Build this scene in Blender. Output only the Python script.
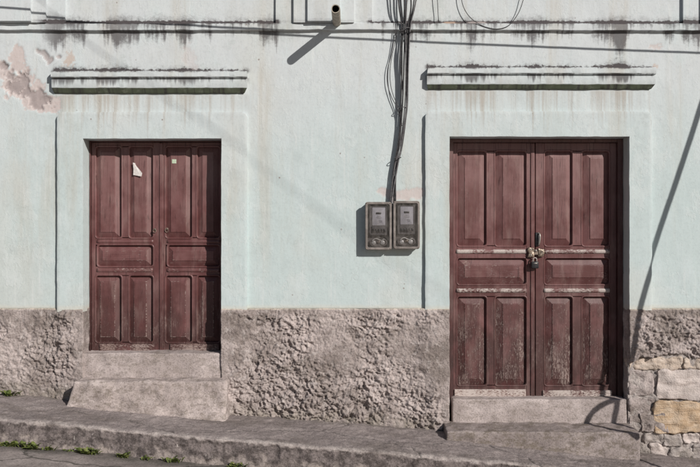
import bpy, bmesh, math, random
import numpy as np
from mathutils import Vector, noise as mnoise

# ------------------------------------------------------------------ camera, sky, sun
scene = bpy.context.scene
for o in list(bpy.data.objects):
    bpy.data.objects.remove(o)
col = scene.collection
D = 7.0            # camera to wall (m)
CZ = 1.63          # camera height
PPM = 115.0        # photo pixels per metre on the wall plane
cam_d = bpy.data.cameras.new("camera")
cam = bpy.data.objects.new("camera", cam_d)
col.objects.link(cam)
cam.location = (0, -D, CZ)
cam.rotation_euler = (math.radians(90), 0, 0)
cam_d.sensor_width = 36
cam_d.lens = 36 * D / (700 / PPM)
cam_d.clip_end = 500
scene.camera = cam

SUN = Vector((0.85, -1.0, 0.69))
elev = math.atan2(SUN.z, math.hypot(SUN.x, SUN.y))
azim = math.atan2(SUN.x, SUN.y)
world = bpy.data.worlds.new("World")
scene.world = world
world.use_nodes = True
wt = world.node_tree
wt.nodes.clear()
sky = wt.nodes.new("ShaderNodeTexSky")
sky.sky_type = 'NISHITA'
sky.sun_disc = False
sky.sun_elevation = elev
sky.sun_rotation = azim
sky.air_density = 1.0
sky.dust_density = 0.6
bg = wt.nodes.new("ShaderNodeBackground")
bg.inputs[1].default_value = 0.05
wo = wt.nodes.new("ShaderNodeOutputWorld")
wt.links.new(sky.outputs[0], bg.inputs[0])
wt.links.new(bg.outputs[0], wo.inputs[0])
sun_d = bpy.data.lights.new("sun", 'SUN')
sun_d.energy = 5.0
sun_d.angle = math.radians(0.53)
sun_d.color = (1.0, 0.945, 0.885)
sun = bpy.data.objects.new("sun", sun_d)
sun.rotation_euler = SUN.to_track_quat('Z', 'Y').to_euler()
sun.location = (6, -7, 9)
col.objects.link(sun)
scene.view_settings.view_transform = 'Standard'
scene.view_settings.look = 'None'
scene.view_settings.exposure = -0.22
scene.view_settings.gamma = 1.0
scene.render.engine = 'CYCLES'
scene.cycles.max_bounces = 5
scene.cycles.diffuse_bounces = 3
scene.cycles.glossy_bounces = 2


def X_(px, y=0.0):
    return (px - 350.0) / PPM * (D + y) / D


def Z_(py, y=0.0):
    return CZ + (233.5 - py) / PPM * (D + y) / D


# ------------------------------------------------------------------ numpy noise
def _hash(ix, iy, seed):
    n = (ix.astype(np.int64) * 374761393 + iy.astype(np.int64) * 668265263 + seed * 1442695041) & 0x7fffffff
    n = ((n ^ (n >> 13)) * 1274126177) & 0x7fffffff
    n = (n ^ (n >> 16)) & 0xffff
    return n / 65535.0


def vn(x, y, seed=0):
    ix, iy = np.floor(x), np.floor(y)
    fx, fy = x - ix, y - iy
    ux, uy = fx * fx * fx * (fx * (fx * 6 - 15) + 10), fy * fy * fy * (fy * (fy * 6 - 15) + 10)
    a, b = _hash(ix, iy, seed), _hash(ix + 1, iy, seed)
    c, d = _hash(ix, iy + 1, seed), _hash(ix + 1, iy + 1, seed)
    return (a + (b - a) * ux + (c - a) * uy + (a - b - c + d) * ux * uy) * 2 - 1


def fbm(x, y, f, oct=4, seed=0, gain=0.5):
    r, a, s = 0, 1.0, 0
    ca, sa = math.cos(0.6), math.sin(0.6)
    for i in range(oct):
        xx, yy = (x * ca - y * sa) * f + 17.3 * i, (x * sa + y * ca) * f - 9.1 * i
        r = r + a * vn(xx, yy, seed + i * 7)
        s += a
        a *= gain
        f *= 2.03
        ca, sa = ca * 0.8 - sa * 0.6, sa * 0.8 + ca * 0.6
    return r / s


def sstep(a, b, x):
    t = np.clip((x - a) / (b - a), 0, 1)
    return t * t * (3 - 2 * t)


# ------------------------------------------------------------------ node helper
class S:
    """A socket with arithmetic."""
    def __init__(s, g, sock):
        s.g, s.s = g, sock

    def _m(s, op, o, rev=False):
        return s.g.math(op, o, s) if rev else s.g.math(op, s, o)
    def __add__(s, o): return s._m('ADD', o)
    def __radd__(s, o): return s._m('ADD', o, True)
    def __sub__(s, o): return s._m('SUBTRACT', o)
    def __rsub__(s, o): return s._m('SUBTRACT', o, True)
    def __mul__(s, o): return s._m('MULTIPLY', o)
    def __rmul__(s, o): return s._m('MULTIPLY', o, True)
    def __truediv__(s, o): return s._m('DIVIDE', o)


class G:
    def __init__(g, name):
        g.mat = bpy.data.materials.new(name)
        g.mat.use_nodes = True
        g.t = g.mat.node_tree
        g.t.nodes.clear()
        g.out = g.t.nodes.new("ShaderNodeOutputMaterial")
        g.b = g.t.nodes.new("ShaderNodeBsdfPrincipled")
        g.t.links.new(g.b.outputs[0], g.out.inputs[0])
        geo = g.t.nodes.new("ShaderNodeNewGeometry")
        g.pos = S(g, geo.outputs['Position'])
        sp = g.t.nodes.new("ShaderNodeSeparateXYZ")
        g.t.links.new(geo.outputs['Position'], sp.inputs[0])
        g.x, g.y, g.z = (S(g, sp.outputs[i]) for i in range(3))
        sn = g.t.nodes.new("ShaderNodeSeparateXYZ")
        g.t.links.new(geo.outputs['True Normal'], sn.inputs[0])
        g.nz = S(g, sn.outputs[2])

    def put(g, sock, v):
        if isinstance(v, S):
            g.t.links.new(v.s, sock)
        elif isinstance(v, (tuple, list)):
            v = tuple(v)
            sock.default_value = v + (1.0,) if len(v) == 3 and sock.type == 'RGBA' else v
        else:
            sock.default_value = v

    def math(g, op, a, b=None, c=None):
        n = g.t.nodes.new("ShaderNodeMath")
        n.operation = op
        for i, v in enumerate((a, b, c)):
            if v is not None:
                g.put(n.inputs[i], v)
        return S(g, n.outputs[0])

    def sm(g, x, a, b, lo=0.0, hi=1.0):
        n = g.t.nodes.new("ShaderNodeMapRange")
        n.interpolation_type = 'SMOOTHSTEP'
        if a > b:
            a, b, lo, hi = b, a, hi, lo
        for i, v in enumerate((x, a, b, lo, hi)):
            g.put(n.inputs[i], v)
        return S(g, n.outputs[0])

    def band(g, x, a, b, soft):
        return g.sm(x, a - soft, a + soft) * g.sm(x, b + soft, b - soft)

    def vec(g, x, y, z):
        n = g.t.nodes.new("ShaderNodeCombineXYZ")
        for i, v in enumerate((x, y, z)):
            g.put(n.inputs[i], v)
        return S(g, n.outputs[0])

    def noise(g, sc, detail=4, rough=0.55, dist=0.0, off=(0, 0, 0), coord=None):
        if not isinstance(sc, tuple):
            sc = (sc, sc, sc)
        m = g.t.nodes.new("ShaderNodeMapping")
        g.put(m.inputs['Vector'], coord or g.pos)
        m.inputs['Scale'].default_value = sc
        m.inputs['Location'].default_value = off
        n = g.t.nodes.new("ShaderNodeTexNoise")
        n.inputs['Scale'].default_value = 1.0
        n.inputs['Detail'].default_value = detail
        n.inputs['Roughness'].default_value = rough
        n.inputs['Distortion'].default_value = dist
        g.t.links.new(m.outputs[0], n.inputs['Vector'])
        return S(g, n.outputs[0])

    def voro(g, sc, feat='DISTANCE_TO_EDGE', off=(0, 0, 0), coord=None):
        m = g.t.nodes.new("ShaderNodeMapping")
        g.put(m.inputs['Vector'], coord or g.pos)
        m.inputs['Scale'].default_value = sc if isinstance(sc, tuple) else (sc,) * 3
        m.inputs['Location'].default_value = off
        n = g.t.nodes.new("ShaderNodeTexVoronoi")
        n.feature = feat
        n.inputs['Scale'].default_value = 1.0
        g.t.links.new(m.outputs[0], n.inputs['Vector'])
        return S(g, n.outputs['Distance'])

    def attr(g, name):
        n = g.t.nodes.new("ShaderNodeAttribute")
        n.attribute_name = name
        return S(g, n.outputs['Fac'])

    def mix(g, a, b, f):
        n = g.t.nodes.new("ShaderNodeMix")
        n.data_type = 'RGBA'
        n.clamp_factor = True
        g.put(n.inputs[0], f)
        g.put(n.inputs[6], a)
        g.put(n.inputs[7], b)
        return S(g, n.outputs[2])

    def scale(g, c, f):
        n = g.t.nodes.new("ShaderNodeVectorMath")
        n.operation = 'SCALE'
        g.put(n.inputs[0], c)
        g.put(n.inputs[3], f)
        return S(g, n.outputs[0])

    def bump(g, h, strength=0.5, dist=0.01):
        n = g.t.nodes.new("ShaderNodeBump")
        n.inputs['Strength'].default_value = strength
        n.inputs['Distance'].default_value = dist
        g.put(n.inputs['Height'], h)
        g.t.links.new(n.outputs[0], g.b.inputs['Normal'])

    def done(g, color, rough=0.85, spec=0.3, metal=0.0):
        g.put(g.b.inputs['Base Color'], color)
        g.put(g.b.inputs['Roughness'], rough)
        g.put(g.b.inputs['Specular IOR Level'], spec)
        g.put(g.b.inputs['Metallic'], metal)
        return g.mat


# wall relief levels used by both geometry and stains (photo rows on the wall plane)
Z_COURSE_T, Z_COURSE_B = Z_(24), Z_(31.2)
Z_PLINTH = Z_(308.5)
HOODS = [(53.5, 248, 71.0, 94.0), (426.5, 653.5, 67.5, 90.0)]


def mat_paint():
    g = G("weathered_mint_limewash")
    x, z = g.x, g.z
    big = g.noise((0.9, 0.9, 0.6), 4, 0.6)
    med = g.noise((4, 4, 2.2), 5, 0.6, off=(3, 0, 1))
    fine = g.noise(45, 2, 0.65)
    up = g.sm(z + (big - 0.5) * 1.6 + (med - 0.5) * 0.5, 1.7, 3.3)
    c = g.mix((0.505, 0.585, 0.588), (0.575, 0.612, 0.628), up)
    c = g.mix(c, (0.560, 0.630, 0.645), g.sm(med, 0.50, 0.66) * 0.6)
    c = g.mix(c, (0.545, 0.558, 0.53), g.sm(big, 0.50, 0.64) * 0.45)
    flake = g.noise((2.2, 2.2, 1.5), 7, 0.72, off=(11, 3, 6))
    fl = g.sm(flake, 0.545, 0.56)
    c = g.mix(c, (0.60, 0.645, 0.645), fl * 0.30)
    c = g.mix(c, (0.47, 0.525, 0.515), g.sm(flake, 0.40, 0.39) * 0.35)
    # rain-washed vertical streaks
    st = g.noise((3.6, 3.6, 0.30), 5, 0.66)
    st2 = g.noise((26, 26, 0.7), 4, 0.6, off=(7, 0, 2))
    c = g.mix(c, (0.47, 0.43, 0.36), g.sm(st, 0.50, 0.70) * g.sm(z, 0.7, 2.2) * 0.42)
    c = g.mix(c, (0.66, 0.68, 0.675), g.sm(st2, 0.53, 0.68) * g.sm(med, 0.42, 0.6) * 0.40)
    below = 0
    grime = 0
    col_n = g.noise((30, 0.1, 0.05), 3, 0.6)           # one value per column
    col_b = g.noise((11, 0.1, 0.05), 3, 0.6, off=(5, 1, 0))
    patch = g.noise((3.2, 0.1, 0.4), 4, 0.66, off=(1, 2, 4))
    speck = g.noise((28, 28, 36), 4, 0.72, off=(2, 5, 1))
    for (a, b, t, bo) in HOODS:
        xm = g.band(x, X_(a), X_(b), 0.03)
        d = Z_(bo) - z
        # rusty runs under the hoods
        run = g.sm(col_n * 0.9 + col_b * 0.5 - d * 0.75, 0.50, 0.76) * g.sm(d, -0.01, 0.02) * xm
        below = run if isinstance(below, int) else below + run
        # black growth on top of the hood and the wall just above it
        dt = z - Z_(t + 1)
        at = g.math('ABSOLUTE', dt - 0.008)
        top = g.sm(speck * 0.7 + patch * 0.9 + col_b * 0.3 - at * 11.0, 0.66, 0.92) * g.sm(dt, -0.035, 0.0) * xm
        top = top + g.sm(speck * 0.6 + patch * 1.1 - at * 4.0, 0.62, 1.0) * g.sm(dt, -0.02, 0.01) * xm * 0.7
        drip = g.sm(col_n * 0.7 + col_b * 0.45 + (patch - 0.5) * 1.2 - (Z_(t + 7) - z) * 3.5, 0.38, 0.60) * g.sm(z, Z_(t + 6.5), Z_(t + 8)) * xm
        drip = drip * g.sm(z, Z_(t + 17.5), Z_(t + 15))
        grime = (top + drip * 0.8) if isinstance(grime, int) else grime + top + drip * 0.8
    # string course growth: ledge, face drips and drips on the wall below
    xm = g.sm(x, X_(28), X_(60)) * (1.0 - g.band(x, X_(279), X_(368), 0.03) * 0.85)
    dl = z - Z_COURSE_T
    ad = g.math('ABSOLUTE', dl - 0.012)
    ledge = g.sm(speck * 0.7 + patch * 0.55 + col_b * 0.25 - ad * 17.0, 0.42, 0.66) * g.sm(dl, -0.05, 0.0)
    ledge = ledge + g.sm(speck * 0.6 + patch * 0.9 - ad * 4.0, 0.46, 0.90) * g.sm(dl, -0.02, 0.01) * 0.7
    drf = g.sm(col_n * 0.8 + col_b * 0.35 + (patch - 0.5) * 1.2 + (speck - 0.5) * 0.3 - (Z_COURSE_T - z) * 2.5, 0.40, 0.62) * g.band(z, Z_COURSE_B, Z_COURSE_T, 0.004)
    drw = g.sm(col_b * 0.85 + col_n * 0.4 + (patch - 0.5) * 1.9 + (speck - 0.5) * 0.35 - (Z_COURSE_B - z) * 2.0, 0.46, 0.72) * g.sm(z, Z_COURSE_B + 0.004, Z_COURSE_B - 0.004)
    grime = grime + (ledge + drf * 0.7 + drw * 0.85) * xm
    c = g.mix(c, (0.33, 0.265, 0.205), below * 0.52 * g.sm(patch * 0.5 + col_b * 0.5, 0.40, 0.58))
    c = g.mix(c, (0.040, 0.026, 0.029), g.math('MINIMUM', grime, 1.0) * 0.90)
    # pale edge of the paint coat above the plinth
    edge = g.sm(z + (med - 0.5) * 0.05, Z_PLINTH + 0.045, Z_PLINTH + 0.005)
    c = g.mix(c, (0.60, 0.56, 0.48), edge * 0.45)
    # exposed undercoats stored on the wall mesh
    c = g.mix(c, (0.555, 0.49, 0.475), g.attr('undercoat') * g.sm(speck, 0.25, 0.5, 0.6, 1.0))
    c = g.mix(c, (0.50, 0.36, 0.28), g.attr('ochre'))
    c = g.mix(c, (0.365, 0.315, 0.31), g.attr('render_coat') * g.sm(speck, 0.2, 0.55, 0.7, 1.0))
    # hairline cracks, scuffs, fly specks
    wn = g.noise(3.0, 3, 0.6, off=(9, 9, 9))
    wp = g.vec(x + (wn - 0.5) * 0.5, 0.0, z + (g.noise(3.5, 3, 0.6) - 0.5) * 0.5)
    cr = g.voro((0.9, 0.9, 1.3), coord=wp)
    cm = g.sm(cr, 0.006, 0.0018) * g.sm(g.noise(1.2, 2, 0.5, off=(4, 4, 4)), 0.56, 0.66)
    c = g.mix(c, (0.30, 0.27, 0.25), cm * 0.10)
    fly = g.voro(7.0, 'F1')
    c = g.mix(c, (0.22, 0.17, 0.15), g.sm(fly, 0.075, 0.03) * g.sm(g.noise(2.3, 1, 0.5, off=(8, 1, 3)), 0.47, 0.56) * 0.75)
    c = g.mix(c, g.scale(c, 0.86), g.sm(fine, 0.50, 0.68) * 0.45)
    c = g.mix(c, g.scale(c, 0.86), g.sm(g.noise(5, 6, 0.75, off=(3, 3, 8)), 0.52, 0.68) * 0.5)
    g.bump(med * 0.5 + fine * 0.14 + g.noise((22, 22, 7), 4, 0.66) * 0.34 + g.noise((3, 3, 9), 4, 0.6) * 0.2 - cm * 0.1 + fl * 0.10, 0.5, 0.012)
    return g.done(c, 0.9, 0.2)


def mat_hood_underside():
    g = G("mossy_underside_with_shade")
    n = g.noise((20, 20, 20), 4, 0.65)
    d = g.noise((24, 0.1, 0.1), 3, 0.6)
    c = g.mix((0.10, 0.115, 0.08), (0.05, 0.045, 0.045), g.sm(d, 0.45, 0.65) * 0.8)  # moss green, darkened to carry the shade under the moulding
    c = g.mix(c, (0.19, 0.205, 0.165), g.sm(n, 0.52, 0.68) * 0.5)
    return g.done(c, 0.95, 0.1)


def mat_plinth():
    g = G("roughcast_cement")
    big = g.noise((1.8, 1.8, 2.6), 4, 0.6)
    med = g.noise(7, 5, 0.65, off=(2, 2, 2))
    fine = g.noise(60, 2, 0.7)
    c = g.mix((0.345, 0.296, 0.282), (0.50, 0.435, 0.418), g.sm(med * 0.6 + big * 0.5, 0.44, 0.68))
    c = g.mix(c, (0.195, 0.163, 0.147), g.sm(g.noise((1.7, 1.7, 2.6), 6, 0.72, off=(5, 5, 1)), 0.46, 0.62) * 0.75)
    c = g.mix(c, (0.56, 0.51, 0.49), g.sm(g.noise(16, 4, 0.7, off=(7, 2, 1)), 0.54, 0.66) * 0.45)
    # darker brown in patches towards the foot
    c = g.mix(c, (0.23, 0.205, 0.165), g.attr('foot') * g.sm(med, 0.35, 0.65) * 0.7)
    c = g.mix(c, (0.40, 0.365, 0.345), g.attr('mortar') * 0.6)
    c = g.mix(c, (0.62, 0.55, 0.45), g.sm(g.z + (med - .5) * 0.02, Z_PLINTH - 0.013, Z_PLINTH - 0.002) * 0.55)
    c = g.mix(c, g.scale(c, 0.6), g.sm(fine, 0.50, 0.64) * 0.7)
    g.bump(fine * 0.45 + g.noise(28, 5, 0.7) * 0.6, 1.0, 0.016)
    return g.done(c, 0.95, 0.15)


def mat_concrete(name, base, light, dark, moss=0.0, seed=0):
    g = G(name)
    big = g.noise(2.2, 4, 0.6, off=(seed, 0, 0))
    med = g.noise(9, 5, 0.68, off=(0, seed, 2))
    fine = g.noise(75, 2, 0.7)
    c = g.mix(base, light, g.sm(big * 0.6 + med * 0.4, 0.45, 0.62))
    c = g.mix(c, dark, g.sm(g.noise((4, 4, 7), 6, 0.72, off=(seed, 4, 4)), 0.50, 0.68) * 0.75)
    c = g.mix(c, g.scale(c, 0.55), g.sm(fine, 0.50, 0.64) * 0.7)
    c = g.mix(c, g.scale(c, 1.22), g.sm(g.noise(55, 3, 0.6, off=(6, 6, 6)), 0.56, 0.68) * 0.7)
    if moss:
        c = g.mix(c, (0.135, 0.112, 0.085), g.sm(g.noise((9, 9, 15), 7, 0.84, off=(3, seed, 1)), 0.47, 0.60) * moss)
    g.bump(fine * 0.4 + med * 0.6, 0.6, 0.012)
    return g.done(c, 0.92, 0.2)


def mat_sidewalk():
    g = G("worn_sidewalk_concrete")
    big = g.noise((1.3, 2.5, 2.5), 4, 0.6)
    med = g.noise(8, 5, 0.68, off=(0, 3, 2))
    fine = g.noise(80, 2, 0.72)
    c = g.mix((0.235, 0.202, 0.196), (0.335, 0.289, 0.28), g.sm(big * 0.6 + med * 0.5, 0.45, 0.68))
    c = g.mix(c, (0.155, 0.132, 0.12), g.sm(g.noise((1.6, 3.2, 3), 6, 0.74, off=(8, 2, 2)), 0.48, 0.62) * 0.6)
    c = g.mix(c, (0.38, 0.332, 0.318), g.sm(g.noise((2.4, 5, 5), 6, 0.76, off=(1, 9, 2)), 0.52, 0.66) * 0.55)
    nose = g.attr('nose')
    kf = g.attr('kerb')
    c = g.mix(c, (0.41, 0.365, 0.345), nose * g.sm(med, 0.35, 0.6) * 0.8)
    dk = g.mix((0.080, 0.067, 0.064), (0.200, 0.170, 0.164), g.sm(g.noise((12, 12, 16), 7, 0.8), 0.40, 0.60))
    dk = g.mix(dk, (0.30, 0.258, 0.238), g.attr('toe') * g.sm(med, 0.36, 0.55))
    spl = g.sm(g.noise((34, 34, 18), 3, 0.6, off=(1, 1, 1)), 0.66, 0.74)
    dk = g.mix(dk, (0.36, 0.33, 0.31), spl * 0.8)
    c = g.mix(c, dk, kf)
    c = g.mix(c, (0.09, 0.08, 0.075), g.attr('crack') * 0.85)
    c = g.mix(c, (0.14, 0.125, 0.10), g.attr('foot') * g.sm(med, 0.40, 0.60) * 0.6)
    c = g.mix(c, g.scale(c, 0.5), g.sm(fine, 0.50, 0.64) * 0.7)
    c = g.mix(c, g.scale(c, 1.3), g.sm(g.noise(50, 3, 0.6, off=(6, 6, 6)), 0.56, 0.68) * 0.8)
    g.bump(fine * 0.6 + med * 0.5 + g.noise(30, 4, 0.65) * 0.3, 0.7, 0.012)
    return g.done(c, 0.93, 0.2)


def mat_street():
    g = G("dusty_street_paving")
    big = g.noise(1.1, 4, 0.6, off=(4, 0, 0))
    med = g.noise(6, 5, 0.68)
    fine = g.noise(70, 2, 0.72)
    c = g.mix((0.215, 0.185, 0.175), (0.345, 0.30, 0.284), g.sm(big * 0.5 + med * 0.5, 0.43, 0.60))
    c = g.mix(c, (0.11, 0.10, 0.088), g.attr('gutter') * g.sm(med, 0.30, 0.55) * 0.9)
    cr = g.voro((1.2, 1.7, 1.0), coord=g.vec(g.x + (med - .5) * 0.3, g.y + (big - .5) * 0.5, 0.0))
    c = g.mix(c, (0.075, 0.068, 0.06), g.sm(cr, 0.022, 0.006) * 0.8)
    c = g.mix(c, g.scale(c, 0.5), g.sm(fine, 0.50, 0.64) * 0.7)
    g.bump(fine * 0.6 + med * 0.5, 0.7, 0.012)
    return g.done(c, 0.93, 0.2)


def mat_door(name, wear, tone=1.0, pale=0.0, horiz=False):
    """Old oxblood oil paint over timber; wear = how much of it has gone."""
    g = G(name)
    x, z = g.x, g.z
    gr = (3, 3, 90) if horiz else (90, 3, 2.5)
    grain = g.noise(gr, 4, 0.6)
    med = g.noise(5, 4, 0.6)
    chip = g.noise((40, 14, 100) if horiz else (110, 14, 30), 5, 0.75, off=(2, 3, 4))
    blot = g.noise((7, 4, 3.5), 4, 0.6, off=(7, 1, 1))
    low = g.sm(z, 1.55, 0.55)                         # rises towards the foot; darkens and wears the paint there
    paint = g.mix((0.112, 0.043, 0.042), (0.168, 0.075, 0.074), g.sm(med, 0.35, 0.65))
    paint = g.mix(paint, (0.245, 0.142, 0.138), g.sm(z + (blot - 0.5) * 1.2, 1.55, 2.5) * 0.55)     # upper panels: fading, plus a gloss sheen put into the colour
    paint = g.mix(paint, (0.055, 0.024, 0.022), low * g.sm(blot, 0.26, 0.54) * 0.92)
    paint = g.mix(paint, (0.09, 0.035, 0.034), g.sm(grain, 0.53, 0.68) * 0.55)
    dust = g.mix(paint, (0.27, 0.185, 0.17), g.sm(g.noise((11, 6, 3), 4, 0.6, off=(1, 4, 8)), 0.48, 0.74) * 0.40)
    w = g.sm(chip * 0.70 + blot * 0.34 + low * 0.06, 0.66 - 0.22 * wear, 0.735 - 0.20 * wear)
    wood = g.mix((0.30, 0.215, 0.19), (0.44, 0.36, 0.33), g.sm(grain, 0.4, 0.6))
    c = g.mix(dust, wood, w * min(1.0, 0.30 + 0.7 * wear))
    # dark scratches and drips
    sc = g.noise((70, 5, 6), 4, 0.66, off=(5, 5, 5))
    c = g.mix(c, (0.045, 0.02, 0.02), g.sm(sc, 0.58, 0.68) * 0.6)
    if pale:
        c = g.mix(c, (0.52, 0.46, 0.43), g.sm(chip * 0.5 + blot * 0.5, 0.44, 0.54) * pale)
    c = g.scale(c, tone)
    g.bump(grain * 0.35 + chip * 0.15 - w * 0.25, 0.5, 0.006)
    rough = g.sm(med * 0.6 + blot * 0.4, 0.35, 0.65, 0.34, 0.52) + low * 0.12 + w * 0.3
    return g.done(c, rough, 0.45)


def mat_simple(name, c0, c1, sc=30, rough=0.5, metal=0.0, spec=0.4, bump=0.15):
    g = G(name)
    n = g.noise(sc, 5, 0.65)
    c = g.mix(c0, c1, g.sm(n, 0.38, 0.64))
    g.bump(n, bump, 0.004)
    return g.done(c, rough, spec, metal)


def mat_glass():
    g = G("dusty_clear_cover")
    t = g.t
    tr = t.nodes.new("ShaderNodeBsdfTransparent")
    tr.inputs[0].default_value = (0.86, 0.86, 0.87, 1)
    gl = t.nodes.new("ShaderNodeBsdfGlossy")
    gl.inputs['Roughness'].default_value = 0.12
    df = t.nodes.new("ShaderNodeBsdfDiffuse")
    df.inputs[0].default_value = (0.45, 0.42, 0.40, 1)
    lw = t.nodes.new("ShaderNodeLayerWeight")
    lw.inputs[0].default_value = 0.25
    m1 = t.nodes.new("ShaderNodeMixShader")
    m2 = t.nodes.new("ShaderNodeMixShader")
    t.links.new(lw.outputs['Fresnel'], m1.inputs[0])
    t.links.new(tr.outputs[0], m1.inputs[1])
    t.links.new(gl.outputs[0], m1.inputs[2])
    d = g.sm(g.noise((30, 30, 18), 5, 0.7), 0.36, 0.75, 0.02, 0.14)
    g.put(m2.inputs[0], d)
    t.links.new(m1.outputs[0], m2.inputs[1])
    t.links.new(df.outputs[0], m2.inputs[2])
    t.links.new(m2.outputs[0], g.out.inputs[0])
    t.nodes.remove(g.b)
    return g.mat


def mat_leaf():
    g = G("weed_leaf")
    n = g.noise(30, 3, 0.6)
    c = g.mix((0.055, 0.085, 0.018), (0.15, 0.175, 0.05), g.sm(n, 0.35, 0.65))
    c = g.mix(c, (0.22, 0.18, 0.09), g.sm(g.noise(55, 2, 0.6, off=(4, 4, 4)), 0.58, 0.68) * 0.8)
    g.done(c, 0.55, 0.35)
    g.put(g.b.inputs['Subsurface Weight'], 0.0)
    return g.mat


def mat_stone(name, a, b, c_, layered=0.0):
    g = G(name)
    med = g.noise((8, 8, 13), 5, 0.66)
    fine = g.noise(70, 2, 0.7)
    c = g.mix(a, b, g.sm(med, 0.36, 0.64))
    c = g.mix(c, c_, g.sm(g.noise((5, 5, 26), 4, 0.65, off=(3, 1, 1)), 0.52, 0.66) * (0.45 + layered * 0.4))
    c = g.mix(c, g.scale(c, 0.72), g.sm(fine, 0.5, 0.7) * 0.6)
    g.bump(fine * 0.5 + med * 0.5 + g.noise((4, 4, 30), 3, 0.6) * layered + g.noise(30, 4, 0.75) * 0.7, 0.9, 0.014)
    return g.done(c, 0.95, 0.15)


M = {}
M['paint'] = mat_paint()
M['under'] = mat_hood_underside()
M['plinth'] = mat_plinth()
M['step'] = mat_concrete("doorstep_concrete", (0.40, 0.342, 0.325), (0.52, 0.452, 0.432), (0.25, 0.208, 0.19), 0.55, 3)
M['step_top'] = mat_concrete("smooth_doorstep_concrete", (0.39, 0.335, 0.322), (0.51, 0.445, 0.43), (0.27, 0.23, 0.21), 0.35, 9)
M['step_grey'] = mat_concrete("grey_doorstep_concrete", (0.27, 0.23, 0.22), (0.36, 0.31, 0.298), (0.155, 0.13, 0.115), 0.7, 6)
M['walk'] = mat_sidewalk()
M['street'] = mat_street()
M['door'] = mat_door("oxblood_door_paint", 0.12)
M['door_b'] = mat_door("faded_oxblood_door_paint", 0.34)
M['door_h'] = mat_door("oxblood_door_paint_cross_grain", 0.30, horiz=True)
M['rail_worn_lit'] = mat_door("worn_rail_paint_with_highlight", 0.7, pale=0.8, horiz=True)  # worn paint; the rails' sunlit highlight is put into its pale colour
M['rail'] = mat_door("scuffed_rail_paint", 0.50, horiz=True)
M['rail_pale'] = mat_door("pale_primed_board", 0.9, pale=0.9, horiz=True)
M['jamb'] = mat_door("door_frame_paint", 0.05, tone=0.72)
M['cable'] = mat_simple("black_cable_sheath", (0.022, 0.021, 0.023), (0.05, 0.047, 0.05), 40, 0.55)
M['cable_g'] = mat_simple("grey_cable_sheath", (0.085, 0.08, 0.085), (0.14, 0.135, 0.14), 40, 0.6)
M['pipe'] = mat_simple("weathered_drain_pipe", (0.27, 0.235, 0.19), (0.42, 0.38, 0.32), 22, 0.8)
M['pipe_in'] = mat_simple("dark_pipe_bore", (0.02, 0.018, 0.016), (0.05, 0.045, 0.04), 30, 0.95)  # nearly black colour for the inside of the pipe
M['box'] = mat_simple("meter_housing_plastic", (0.17, 0.15, 0.138), (0.27, 0.24, 0.222), 18, 0.55)
M['box_in'] = mat_simple("meter_inner_plastic", (0.13, 0.12, 0.12), (0.18, 0.165, 0.165), 25, 0.6)
M['plate'] = mat_simple("meter_face_plate", (0.60, 0.58, 0.62), (0.70, 0.68, 0.72), 20, 0.5)
M['black'] = mat_simple("black_plastic", (0.018, 0.017, 0.02), (0.04, 0.038, 0.04), 30, 0.4)
M['silver'] = mat_simple("dull_terminal_metal", (0.30, 0.28, 0.255), (0.50, 0.47, 0.43), 60, 0.5, 0.5)
M['bright'] = mat_simple("clear_seal_cap", (0.55, 0.53, 0.50), (0.80, 0.78, 0.75), 70, 0.35, 0.2)
M['iron'] = mat_simple("rubbed_iron", (0.16, 0.12, 0.10), (0.42, 0.35, 0.29), 60, 0.5, 0.5)
M['brass'] = mat_simple("rubbed_brass", (0.17, 0.125, 0.095), (0.42, 0.35, 0.28), 90, 0.45, 0.5)
M['paper'] = mat_simple("weathered_paper", (0.62, 0.58, 0.56), (0.78, 0.75, 0.73), 40, 0.9)
M['sticker'] = mat_simple("faded_green_sticker", (0.42, 0.52, 0.38), (0.55, 0.62, 0.5), 90, 0.8)
M['glass'] = mat_glass()
M['leaf'] = mat_leaf()
M['stone_tan'] = mat_stone("tan_stone", (0.48, 0.395, 0.33), (0.56, 0.48, 0.415), (0.42, 0.33, 0.265), 0.4)
M['stone_ochre'] = mat_stone("ochre_layered_stone", (0.46, 0.335, 0.225), (0.54, 0.43, 0.325), (0.37, 0.26, 0.17), 1.0)
M['stone_pale'] = mat_stone("pale_stone", (0.47, 0.415, 0.39), (0.60, 0.53, 0.50), (0.34, 0.28, 0.255), 0.2)
M['stone_grey'] = mat_stone("grey_stone", (0.32, 0.285, 0.265), (0.44, 0.395, 0.375), (0.24, 0.205, 0.185), 0.2)
M['wood_pole'] = mat_simple("pole_timber", (0.14, 0.115, 0.095), (0.24, 0.205, 0.175), 8, 0.9)


# ------------------------------------------------------------------ object helpers
def link(name, me, mat=None, parent=None, smooth=True):
    o = bpy.data.objects.new(name, me)
    col.objects.link(o)
    if mat is not None:
        for m in (mat if isinstance(mat, (list, tuple)) else [mat]):
            me.materials.append(m)
    if smooth:
        me.polygons.foreach_set('use_smooth', [True] * len(me.polygons))
    if parent:
        o.parent = parent
    return o


def tag(o, label, cat=None, group=None, kind=None):
    if label:
        o['label'] = label
    if cat:
        o['category'] = cat
    if group:
        o['group'] = group
    if kind:
        o['kind'] = kind
    return o


def empty(name, loc=(0, 0, 0)):
    o = bpy.data.objects.new(name, None)
    o.location = loc
    o.empty_display_size = 0.1
    col.objects.link(o)
    return o


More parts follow.
